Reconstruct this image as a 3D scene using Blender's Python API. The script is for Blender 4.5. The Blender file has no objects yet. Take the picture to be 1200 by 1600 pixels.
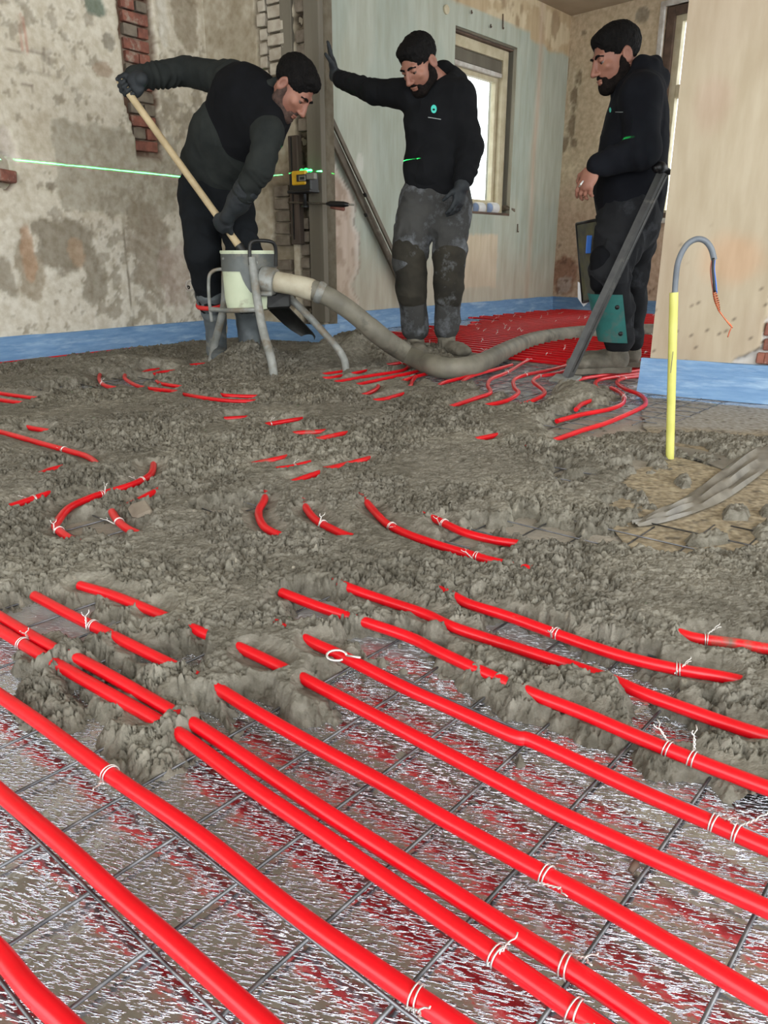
import bpy, math, random
import numpy as np
from mathutils import Vector, Matrix
from mathutils.bvhtree import BVHTree

random.seed(7)
rng = np.random.RandomState(11)
SC = bpy.context.scene
COL = SC.collection

# ------------------------------------------------------------------ camera
CAM_H = 0.57
FPX = 1200.0
TILT = math.atan(400 / 1200)
CT, ST = math.cos(TILT), math.sin(TILT)
cam_d = bpy.data.cameras.new('camera')
cam_d.sensor_fit = 'VERTICAL'
cam_d.sensor_height = 36.0
cam_d.lens = 36.0 * FPX / 1600.0
cam_d.clip_start = 0.02
cam = bpy.data.objects.new('camera', cam_d)
COL.objects.link(cam)
cam.location = (0, 0, CAM_H)
cam.rotation_euler = (math.pi / 2 - TILT, 0, 0)
SC.camera = cam

# ------------------------------------------------------------------ light
SC.view_settings.view_transform = 'Standard'
SC.view_settings.look = 'None'
SC.view_settings.gamma = 1
SC.view_settings.use_curve_mapping = False
SC.view_settings.exposure = 0.0
wd = bpy.data.worlds.new('overcast_sky')
SC.world = wd
wd.use_nodes = True
bg = wd.node_tree.nodes['Background']
bg.inputs[0].default_value = (0.93, 0.97, 1.0, 1)
bg.inputs[1].default_value = 4.2


def area_lamp(name, loc, target, sx, sy, power, color=(1, 1, 1)):
    l = bpy.data.lights.new(name, 'AREA')
    l.shape = 'RECTANGLE'
    l.size = sx
    l.size_y = sy
    l.energy = power
    l.color = color
    o = bpy.data.objects.new(name, l)
    COL.objects.link(o)
    o.location = loc
    o.rotation_euler = (Vector(target) - Vector(loc)).to_track_quat('-Z', 'Y').to_euler()
    return o


# daylight from the big window openings of the room behind the photographer
area_lamp('window_daylight_back', (0.6, -2.6, 1.7), (0.0, 2.5, 0.3), 3.0, 1.8, 60, (0.97, 0.99, 1.0))
area_lamp('window_daylight_side', (3.2, 0.2, 1.9), (-0.6, 3.0, 0.4), 1.8, 1.5, 30, (0.98, 0.99, 1.0))


# ------------------------------------------------------------------ rays: photo pixel -> point in the room
def ray(px, py):
    a = (px - 600) / FPX
    b = (800 - py) / FPX
    return Vector((a, b * ST + CT, b * CT - ST))


def fl(px, py, z=0.0):
    r = ray(px, py)
    k = (z - CAM_H) / r.z
    return Vector((r.x * k, r.y * k, z))


def at(px, py, d):
    r = ray(px, py) * 1.0
    r *= d / r.y
    r.z += CAM_H
    return r


# ------------------------------------------------------------------ numpy noise
def _hash(ix, iy, iz, seed):
    n = (ix * 374761393 + iy * 668265263 + iz * 1440662683 + seed * 362437) & 0x7fffffff
    n = ((n ^ (n >> 13)) * 1274126177) & 0x7fffffff
    n = ((n ^ (n >> 15)) * 1103515245) & 0x7fffffff
    n = n ^ (n >> 16)
    return (n & 0xffff) / 65535.0


def vn2(x, y, seed=0):
    ix = np.floor(x).astype(np.int64)
    iy = np.floor(y).astype(np.int64)
    fx = x - ix
    fy = y - iy
    fx = fx * fx * (3 - 2 * fx)
    fy = fy * fy * (3 - 2 * fy)
    z = np.zeros_like(ix)
    a = _hash(ix, iy, z, seed)
    b = _hash(ix + 1, iy, z, seed)
    c = _hash(ix, iy + 1, z, seed)
    d = _hash(ix + 1, iy + 1, z, seed)
    return (a * (1 - fx) + b * fx) * (1 - fy) + (c * (1 - fx) + d * fx) * fy


def fbm2(x, y, seed=0, octv=4, gain=0.5):
    s = 0
    a = 1
    t = 0
    for i in range(octv):
        s = s + a * vn2(x * 2 ** i + 17.3 * i, y * 2 ** i + 5.7 * i, seed + i)
        t += a
        a *= gain
    return s / t


def worley2(x, y, seed=0):
    ix = np.floor(x).astype(np.int64)
    iy = np.floor(y).astype(np.int64)
    best = np.full(x.shape, 9.0)
    val = np.zeros(x.shape)
    z = np.zeros_like(ix)
    for dx in (-1, 0, 1):
        for dy in (-1, 0, 1):
            cx = ix + dx
            cy = iy + dy
            jx = cx + _hash(cx, cy, z, seed)
            jy = cy + _hash(cx, cy, z + 1, seed)
            d = (x - jx) ** 2 + (y - jy) ** 2
            m = d < best
            best = np.where(m, d, best)
            val = np.where(m, _hash(cx, cy, z + 2, seed), val)
    return np.sqrt(best), val


def sst(a, b, x):
    t = np.clip((x - a) / (b - a), 0, 1)
    return t * t * (3 - 2 * t)


def poly_sd(px, py, poly):
    """signed distance (positive inside) of points to a polygon"""
    P = np.array([(p[0], p[1]) for p in poly])
    best = np.full(px.shape, 1e9)
    ins = np.zeros(px.shape, bool)
    n = len(P)
    for i in range(n):
        a = P[i]
        b = P[(i + 1) % n]
        ex, ey = b - a
        wx = px - a[0]
        wy = py - a[1]
        t = np.clip((wx * ex + wy * ey) / (ex * ex + ey * ey + 1e-12), 0, 1)
        d = (wx - ex * t) ** 2 + (wy - ey * t) ** 2
        best = np.minimum(best, d)
        if abs(b[1] - a[1]) > 1e-12:
            c = ((a[1] <= py) != (b[1] <= py)) & (px < a[0] + (py - a[1]) / (b[1] - a[1]) * ex)
            ins ^= c
    d = np.sqrt(best)
    return np.where(ins, d, -d)


# ------------------------------------------------------------------ materials
def nt(name):
    m = bpy.data.materials.new(name)
    m.use_nodes = True
    t = m.node_tree
    b = t.nodes['Principled BSDF']
    return m, t, b


def lin(c):
    return tuple((v / 255 / 12.92) if v / 255 <= 0.04045 else ((v / 255 + 0.055) / 1.055) ** 2.4 for v in c)


def pmat(name, c1, c2=None, scale=8.0, rough=0.8, metal=0.0, bump=0.0, bscale=60.0, bdist=0.002, spec=0.4,
         contrast=(0.35, 0.65), c3=None, s3=3.0, t3=(0.55, 0.62), stretch=None, attr=False, coat=0.0, sheen=0.0, r2=None):
    """procedural material; colours are sRGB 0-255"""
    m, t, b = nt(name)
    N = t.nodes
    L = t.links
    tc = N.new('ShaderNodeTexCoord')
    mp = N.new('ShaderNodeMapping')
    L.new(tc.outputs['Object'], mp.inputs[0])
    if stretch:
        mp.inputs['Scale'].default_value = stretch
    base = None
    if attr:
        at_ = N.new('ShaderNodeAttribute')
        at_.attribute_name = 'Col'
        base = at_.outputs['Color']
    if c2 is not None:
        n1 = N.new('ShaderNodeTexNoise')
        n1.inputs['Scale'].default_value = scale
        n1.inputs['Detail'].default_value = 5
        L.new(mp.outputs[0], n1.inputs['Vector'])
        cr = N.new('ShaderNodeValToRGB')
        cr.color_ramp.elements[0].position = contrast[0]
        cr.color_ramp.elements[1].position = contrast[1]
        cr.color_ramp.elements[0].color = (*lin(c1), 1)
        cr.color_ramp.elements[1].color = (*lin(c2), 1)
        L.new(n1.outputs['Fac'], cr.inputs[0])
        if attr:
            mx = N.new('ShaderNodeMix')
            mx.data_type = 'RGBA'
            mx.blend_type = 'MULTIPLY'
            mx.inputs[0].default_value = 1
            L.new(base, mx.inputs[6])
            L.new(cr.outputs[0], mx.inputs[7])
            base = mx.outputs[2]
        else:
            base = cr.outputs[0]
        if r2 is not None:
            mr = N.new('ShaderNodeMapRange')
            mr.inputs['To Min'].default_value = rough
            mr.inputs['To Max'].default_value = r2
            mr.inputs['From Min'].default_value = contrast[0]
            mr.inputs['From Max'].default_value = contrast[1]
            L.new(n1.outputs['Fac'], mr.inputs[0])
            L.new(mr.outputs[0], b.inputs['Roughness'])
    if c3 is not None:
        n3 = N.new('ShaderNodeTexNoise')
        n3.inputs['Scale'].default_value = s3
        n3.inputs['Detail'].default_value = 6
        n3.inputs['Roughness'].default_value = 0.65
        L.new(mp.outputs[0], n3.inputs['Vector'])
        mr3 = N.new('ShaderNodeMapRange')
        mr3.inputs['From Min'].default_value = t3[0]
        mr3.inputs['From Max'].default_value = t3[1]
        L.new(n3.outputs['Fac'], mr3.inputs[0])
        mx3 = N.new('ShaderNodeMix')
        mx3.data_type = 'RGBA'
        L.new(mr3.outputs[0], mx3.inputs[0])
        if base is not None:
            L.new(base, mx3.inputs[6])
        else:
            mx3.inputs[6].default_value = (*lin(c1), 1)
        mx3.inputs[7].default_value = (*lin(c3), 1)
        base = mx3.outputs[2]
    if base is not None:
        L.new(base, b.inputs['Base Color'])
    else:
        b.inputs['Base Color'].default_value = (*lin(c1), 1)
    if r2 is None or c2 is None:
        b.inputs['Roughness'].default_value = rough
    b.inputs['Metallic'].default_value = metal
    b.inputs['Specular IOR Level'].default_value = spec
    b.inputs['Coat Weight'].default_value = coat
    if sheen:
        b.inputs['Sheen Weight'].default_value = sheen
    if bump:
        nb = N.new('ShaderNodeTexNoise')
        nb.inputs['Scale'].default_value = bscale
        nb.inputs['Detail'].default_value = 6
        nb.inputs['Roughness'].default_value = 0.6
        L.new(mp.outputs[0], nb.inputs['Vector'])
        bp = N.new('ShaderNodeBump')
        bp.inputs['Strength'].default_value = bump
        bp.inputs['Distance'].default_value = bdist
        L.new(nb.outputs['Fac'], bp.inputs['Height'])
        L.new(bp.outputs[0], b.inputs['Normal'])
    return m


M = {}
M['pipe'] = pmat('red_pipe_plastic', (208, 3, 22), (192, 2, 18), scale=14, rough=0.3, spec=0.5, c3=(150, 105, 85), s3=26, t3=(0.70, 0.78))
M['pipe_dusty'] = pmat('red_pipe_dusty', (214, 8, 22), (176, 22, 26), scale=20, rough=0.38, spec=0.5, c3=(118, 88, 74), s3=24, t3=(0.52, 0.68))
M['wire'] = pmat('galvanised_wire', (120, 120, 122), (76, 77, 79), scale=40, rough=0.42, metal=0.8)
M['tie'] = pmat('tie_wire_metal', (215, 213, 208), rough=0.3, metal=0.75)
M['mortar'] = pmat('screed_mortar', (255, 255, 255), (200, 198, 194), scale=45, rough=0.86, bump=1.0, bscale=150, bdist=0.0075, spec=0.3, attr=True)


def mortar_mat():
    m = pmat('screed_mortar', (255, 255, 255), (196, 194, 190), scale=45, rough=0.88, spec=0.28, attr=True)
    t = m.node_tree
    N = t.nodes
    L = t.links
    tc = N.new('ShaderNodeTexCoord')
    n1 = N.new('ShaderNodeTexNoise')
    n1.inputs['Scale'].default_value = 170
    n1.inputs['Detail'].default_value = 6
    n1.inputs['Roughness'].default_value = 0.68
    L.new(tc.outputs['Object'], n1.inputs['Vector'])
    v1 = N.new('ShaderNodeTexVoronoi')
    v1.inputs['Scale'].default_value = 120
    L.new(tc.outputs['Object'], v1.inputs['Vector'])
    mu = N.new('ShaderNodeMath')
    mu.operation = 'MULTIPLY_ADD'
    mu.inputs[1].default_value = -0.55
    L.new(v1.outputs['Distance'], mu.inputs[0])
    L.new(n1.outputs['Fac'], mu.inputs[2])
    bp = N.new('ShaderNodeBump')
    bp.inputs['Strength'].default_value = 1.0
    bp.inputs['Distance'].default_value = 0.0048
    L.new(mu.outputs[0], bp.inputs['Height'])
    L.new(bp.outputs[0], N['Principled BSDF'].inputs['Normal'])
    return m


M['mortar'] = mortar_mat()
M['plaster'] = pmat('old_plaster', (255, 255, 255), (226, 222, 215), scale=22, rough=0.88, bump=0.35, bscale=55, bdist=0.004, spec=0.2, attr=True)
M['plaster_streak'] = pmat('streaked_plaster', (255, 255, 255), (238, 235, 230), scale=16, rough=0.88, bump=0.3, bscale=60, bdist=0.002, spec=0.2, attr=True, stretch=(1, 1, 0.18))
M['ceiling'] = pmat('ceiling_paint', (172, 156, 134), (160, 144, 122), scale=4, rough=0.9)
M['brick'] = pmat('brick_red', (138, 88, 72), (104, 66, 56), scale=18, rough=0.9, bump=0.7, bscale=60, bdist=0.004, c3=(150, 135, 120), s3=12, t3=(0.55, 0.68))
M['brick_white'] = pmat('brick_limed', (176, 168, 152), (150, 140, 124), scale=16, rough=0.9, bump=0.6, bscale=60, bdist=0.004)
M['brick_grey'] = pmat('brick_dusty', (122, 112, 98), (94, 84, 72), scale=16, rough=0.9, bump=0.6, bscale=60, bdist=0.004)
M['blue'] = pmat('blue_edge_foam', (112, 146, 180), (94, 130, 168), scale=9, rough=0.5, bump=0.4, bscale=14, bdist=0.01, c3=(160, 184, 204), s3=4, t3=(0.52, 0.8), stretch=(1, 1, 7))
M['film'] = pmat('clear_film', (160, 190, 215), rough=0.22, bump=0.8, bscale=12, bdist=0.02)
M['wood_frame'] = pmat('cream_window_wood', (196, 186, 158), (176, 164, 134), scale=10, rough=0.6, bump=0.1)
M['wood_brown'] = pmat('brown_window_wood', (104, 84, 70), (80, 64, 54), scale=10, rough=0.7)
M['wood_white'] = pmat('white_window_paint', (205, 202, 195), (170, 160, 150), scale=14, rough=0.6)
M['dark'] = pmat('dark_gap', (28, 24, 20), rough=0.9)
M['wood_grey'] = pmat('grey_timber', (112, 106, 92), (92, 86, 74), scale=6, rough=0.8, bump=0.3, bscale=30, stretch=(1, 1, 0.1))
M['wood_dark'] = pmat('dark_timber', (76, 64, 54), (54, 45, 38), scale=8, rough=0.75, bump=0.3, bscale=30, stretch=(6, 6, 0.4))
M['handle_wood'] = pmat('shovel_ash_wood', (186, 168, 132), (160, 142, 108), scale=10, rough=0.6, stretch=(1, 1, 1))
M['steel'] = pmat('dirty_galvanised_steel', (150, 152, 147), (112, 114, 109), scale=14, rough=0.6, metal=0.2, bump=0.2, bscale=60, c3=(120, 112, 98), s3=9, t3=(0.5, 0.62))
M['steel_dark'] = pmat('dark_steel', (46, 46, 44), (30, 30, 30), scale=14, rough=0.45, metal=0.4, bump=0.15)
M['hopper_grey'] = pmat('hopper_painted_steel', (96, 100, 98), (78, 82, 80), scale=10, rough=0.5, metal=0.3, c3=(112, 108, 96), s3=7, t3=(0.52, 0.66))
M['cream_plastic'] = pmat('cream_plastic', (196, 204, 176), (178, 188, 160), scale=6, rough=0.5, c3=(140, 136, 118), s3=9, t3=(0.6, 0.75))
M['hose'] = pmat('mortar_hose_rubber', (122, 118, 104), (96, 93, 82), scale=9, rough=0.62, spec=0.4, bump=0.25, bscale=30, c3=(70, 68, 60), s3=6, t3=(0.55, 0.7))
M['hose_dark'] = pmat('dark_hose_rubber', (74, 70, 60), (56, 53, 46), scale=9, rough=0.7, bump=0.2, bscale=30)
M['sleeve'] = pmat('white_hose_sleeve', (176, 170, 150), (150, 140, 118), scale=10, rough=0.6, bump=0.3, bscale=40, c3=(96, 84, 66), s3=8, t3=(0.55, 0.68))
M['hood_black'] = pmat('black_hoodie_cotton', (22, 23, 25), (17, 18, 20), scale=12, rough=0.95, bump=0.25, bscale=50, bdist=0.004, spec=0.15)
M['hood_navy'] = pmat('navy_black_hoodie', (18, 20, 25), (14, 15, 20), scale=12, rough=0.95, bump=0.25, bscale=50, bdist=0.004, spec=0.15)
M['fleece'] = pmat('grey_green_fleece', (40, 43, 41), (32, 35, 34), scale=14, rough=0.95, bump=0.25, bscale=60, bdist=0.003, spec=0.15)
M['fleece_black'] = pmat('black_fleece', (16, 17, 20), (12, 13, 15), scale=14, rough=0.95, bump=0.2, bscale=60, spec=0.15)
M['trouser_black'] = pmat('black_work_trousers', (22, 25, 28), (17, 19, 21), scale=10, rough=0.92, bump=0.3, bscale=30, bdist=0.005, spec=0.15)
M['trouser_mud'] = pmat('mud_stained_trousers', (66, 66, 64), (50, 50, 49), scale=7, rough=0.92, bump=0.45, bscale=22, bdist=0.008, spec=0.15, c3=(104, 107, 110), s3=7, t3=(0.50, 0.66))
M['knee_mud'] = pmat('muddy_knee_cloth', (56, 53, 45), (40, 38, 33), scale=9, rough=0.9, bump=0.5, bscale=22, bdist=0.008, spec=0.2, c3=(92, 94, 94), s3=8, t3=(0.6, 0.7))
M['trouser_dusty'] = pmat('black_trousers_dusty', (26, 27, 29), (34, 35, 37), scale=8, rough=0.92, bump=0.4, bscale=25, bdist=0.006, spec=0.15, c3=(66, 68, 72), s3=6, t3=(0.58, 0.8))
M['boot_grey'] = pmat('grey_wellington_rubber', (86, 92, 94), (62, 67, 69), scale=9, rough=0.5, bump=0.3, bscale=30, c3=(120, 118, 108), s3=11, t3=(0.55, 0.7))
M['shoe_mud'] = pmat('muddy_work_shoe', (120, 115, 102), (84, 80, 70), scale=14, rough=0.85, bump=0.6, bscale=50, bdist=0.006)
M['glove'] = pmat('black_work_glove', (34, 39, 42), (26, 30, 33), scale=20, rough=0.7, bump=0.3, bscale=90)
M['skin'] = pmat('weathered_skin', (146, 102, 84), (126, 84, 69), scale=14, rough=0.55, bump=0.1, bscale=90, spec=0.4)
M['hair'] = pmat('black_hair', (9, 8, 8), (17, 15, 14), scale=70, rough=0.75, spec=0.12, bump=1.0, bscale=120, bdist=0.008, stretch=(1, 1, 0.35))
M['beard'] = pmat('dark_beard', (15, 12, 11), (28, 22, 19), scale=70, spec=0.12, rough=0.85, bump=0.9, bscale=220, bdist=0.005)
M['stubble'] = pmat('brown_stubble', (52, 38, 32), (74, 54, 45), scale=70, rough=0.8, bump=0.6, bscale=220, bdist=0.004)
M['eye'] = pmat('eye_white', (92, 82, 76), rough=0.2)
M['iris'] = pmat('brown_iris', (34, 22, 16), rough=0.15)
M['lip'] = pmat('lips', (120, 74, 66), rough=0.5)
M['yellow'] = pmat('yellow_conduit_plastic', (196, 194, 104), (184, 182, 92), scale=20, rough=0.45)
M['cable'] = pmat('grey_cable_sheath', (100, 106, 112), (90, 96, 102), scale=20, rough=0.45)
M['copper'] = pmat('bare_copper', (196, 112, 76), (150, 74, 50), scale=60, rough=0.35, metal=0.8)
M['ins_black'] = pmat('black_core_insulation', (22, 22, 24), rough=0.4)
M['ins_blue'] = pmat('blue_core_insulation', (60, 110, 190), rough=0.4)
M['ins_brown'] = pmat('brown_core_insulation', (140, 80, 66), rough=0.4)
M['laser_yellow'] = pmat('tool_yellow_plastic', (216, 170, 30), (200, 156, 26), scale=20, rough=0.45)
M['laser_black'] = pmat('tool_black_plastic', (18, 18, 19), rough=0.45)
M['laser_label'] = pmat('tool_grey_label', (120, 118, 108), rough=0.5)
M['alu'] = pmat('worn_aluminium_bar', (104, 96, 84), (84, 77, 66), scale=10, rough=0.55, metal=0.4, c3=(130, 126, 116), s3=8, t3=(0.56, 0.7))
M['tool_bar'] = pmat('dirty_black_bar', (42, 42, 41), (58, 58, 55), scale=18, rough=0.5, c3=(88, 86, 78), s3=14, t3=(0.58, 0.7))
M['teal'] = pmat('teal_shin_pad', (46, 116, 110), (36, 96, 92), scale=10, rough=0.6, c3=(88, 100, 94), s3=9, t3=(0.55, 0.7))
M['red_cloth'] = pmat('red_tape', (190, 44, 40), rough=0.6)
M['white_plastic'] = pmat('white_plastic', (214, 214, 212), (196, 196, 194), scale=8, rough=0.4)
M['tube_blue'] = pmat('pale_blue_disc', (150, 172, 214), rough=0.5)
M['junction'] = pmat('yellow_socket_box', (196, 150, 40), (170, 120, 30), scale=20, rough=0.5)
M['sheet_floor'] = pmat('dusty_floor_sheet', (255, 255, 255), (214, 208, 198), scale=60, rough=0.6, bump=0.3, bscale=200, bdist=0.001, attr=True, r2=0.85)
M['fold_film'] = pmat('grey_film_fold', (122, 118, 108), (90, 86, 78), scale=14, rough=0.45, bump=0.3, bscale=20)
M['logo_teal'] = pmat('teal_print', (70, 196, 178), rough=0.6)
M['print_white'] = pmat('pale_print', (150, 156, 156), rough=0.6)
M['panel_dark'] = pmat('olive_panel', (92, 90, 62), (60, 62, 56), scale=14, rough=0.4)


def glass_mat():
    m, t, b = nt('window_glass')
    N = t.nodes
    L = t.links
    out = N['Material Output']
    tr = N.new('ShaderNodeBsdfTransparent')
    tr.inputs[0].default_value = (0.97, 0.99, 0.98, 1)
    gl = N.new('ShaderNodeBsdfGlossy')
    gl.inputs['Roughness'].default_value = 0.02
    mx = N.new('ShaderNodeMixShader')
    mx.inputs[0].default_value = 0.06
    L.new(tr.outputs[0], mx.inputs[1])
    L.new(gl.outputs[0], mx.inputs[2])
    L.new(mx.outputs[0], out.inputs[0])
    return m


M['glass'] = glass_mat()


def foil_mat():
    m, t, b = nt('aluminium_scrim_foil')
    N = t.nodes
    L = t.links
    tc = N.new('ShaderNodeTexCoord')
    mp0 = N.new('ShaderNodeMapping')
    mp0.inputs['Rotation'].default_value = (0, 0, math.radians(14))
    L.new(tc.outputs['Object'], mp0.inputs[0])
    mp = N.new('ShaderNodeMapping')
    mp.inputs['Scale'].default_value = (0.22, 1, 1)
    L.new(mp0.outputs[0], mp.inputs[0])
    n1 = N.new('ShaderNodeTexNoise')
    n1.inputs['Scale'].default_value = 380
    n1.inputs['Detail'].default_value = 2
    n1.inputs['Roughness'].default_value = 0.6
    L.new(mp.outputs[0], n1.inputs['Vector'])
    n2 = N.new('ShaderNodeTexNoise')
    n2.inputs['Scale'].default_value = 16
    n2.inputs['Detail'].default_value = 4
    L.new(tc.outputs['Object'], n2.inputs['Vector'])
    b1 = N.new('ShaderNodeBump')
    b1.inputs['Strength'].default_value = 1.0
    b1.inputs['Distance'].default_value = 0.0032
    rp = N.new('ShaderNodeMapRange')
    rp.interpolation_type = 'SMOOTHSTEP'
    rp.inputs['From Min'].default_value = 0.50
    rp.inputs['From Max'].default_value = 0.72
    L.new(n1.outputs['Fac'], rp.inputs[0])
    L.new(rp.outputs[0], b1.inputs['Height'])
    b2 = N.new('ShaderNodeBump')
    b2.inputs['Strength'].default_value = 0.5
    b2.inputs['Distance'].default_value = 0.012
    L.new(n2.outputs['Fac'], b2.inputs['Height'])
    L.new(b1.outputs[0], b2.inputs['Normal'])
    L.new(b2.outputs[0], b.inputs['Normal'])
    # dried mortar dust lying on the foil
    n3 = N.new('ShaderNodeTexNoise')
    n3.inputs['Scale'].default_value = 9
    n3.inputs['Detail'].default_value = 8
    n3.inputs['Roughness'].default_value = 0.72
    L.new(tc.outputs['Object'], n3.inputs['Vector'])
    mr = N.new('ShaderNodeMapRange')
    mr.inputs['From Min'].default_value = 0.62
    mr.inputs['From Max'].default_value = 0.74
    L.new(n3.outputs['Fac'], mr.inputs[0])
    at_ = N.new('ShaderNodeAttribute')
    at_.attribute_name = 'Col'
    sp = N.new('ShaderNodeSeparateColor')
    L.new(at_.outputs['Color'], sp.inputs[0])
    mxm = N.new('ShaderNodeMath')
    mxm.operation = 'MAXIMUM'
    mu = N.new('ShaderNodeMath')
    mu.operation = 'MULTIPLY'
    mu.inputs[1].default_value = 0.6
    L.new(mr.outputs[0], mu.inputs[0])
    L.new(mu.outputs[0], mxm.inputs[0])
    L.new(sp.outputs[0], mxm.inputs[1])
    mx = N.new('ShaderNodeMix')
    mx.data_type = 'RGBA'
    L.new(mxm.outputs[0], mx.inputs[0])
    mx.inputs[6].default_value = (*lin((204, 208, 214)), 1)
    mx.inputs[7].default_value = (*lin((142, 132, 112)), 1)
    L.new(mx.outputs[2], b.inputs['Base Color'])
    inv = N.new('ShaderNodeMath')
    inv.operation = 'SUBTRACT'
    inv.inputs[0].default_value = 1
    L.new(mxm.outputs[0], inv.inputs[1])
    L.new(inv.outputs[0], b.inputs['Metallic'])
    r = N.new('ShaderNodeMapRange')
    r.inputs['To Min'].default_value = 0.23
    r.inputs['To Max'].default_value = 0.7
    L.new(mxm.outputs[0], r.inputs[0])
    L.new(r.outputs[0], b.inputs['Roughness'])
    return m


M['foil'] = foil_mat()


# ------------------------------------------------------------------ mesh helpers
def link(o, parent=None):
    COL.objects.link(o)
    if parent is not None:
        o.parent = parent
        o.matrix_parent_inverse = Matrix.Translation(-parent.location) if parent.rotation_euler.to_quaternion().angle == 0 else parent.matrix_world.inverted()
    return o


def np_mesh(name, verts, faces, mat, parent=None, smooth=False, cols=None):
    me = bpy.data.meshes.new(name)
    verts = np.asarray(verts, np.float32)
    faces = np.asarray(faces, np.int32)
    k = faces.shape[1]
    me.vertices.add(len(verts))
    me.vertices.foreach_set('co', verts.ravel())
    me.loops.add(faces.size)
    me.loops.foreach_set('vertex_index', faces.ravel())
    me.polygons.add(len(faces))
    me.polygons.foreach_set('loop_start', np.arange(0, faces.size, k, dtype=np.int32))
    me.update(calc_edges=True)
    if smooth:
        me.polygons.foreach_set('use_smooth', np.ones(len(faces), bool))
    if cols is not None:
        a = me.color_attributes.new('Col', 'FLOAT_COLOR', 'POINT')
        c4 = np.ones((len(verts), 4), np.float32)
        c4[:, :3] = cols
        a.data.foreach_set('color', c4.ravel())
    me.materials.append(M[mat] if isinstance(mat, str) else mat)
    o = bpy.data.objects.new(name, me)
    return link(o, parent)


def grid_faces(nr, nc, keep=None):
    i = np.arange(nr - 1)[:, None] * nc + np.arange(nc - 1)[None, :]
    f = np.stack([i, i + 1, i + nc + 1, i + nc], -1).reshape(-1, 4)
    if keep is not None:
        f = f[keep.ravel()]
    return f


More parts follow.
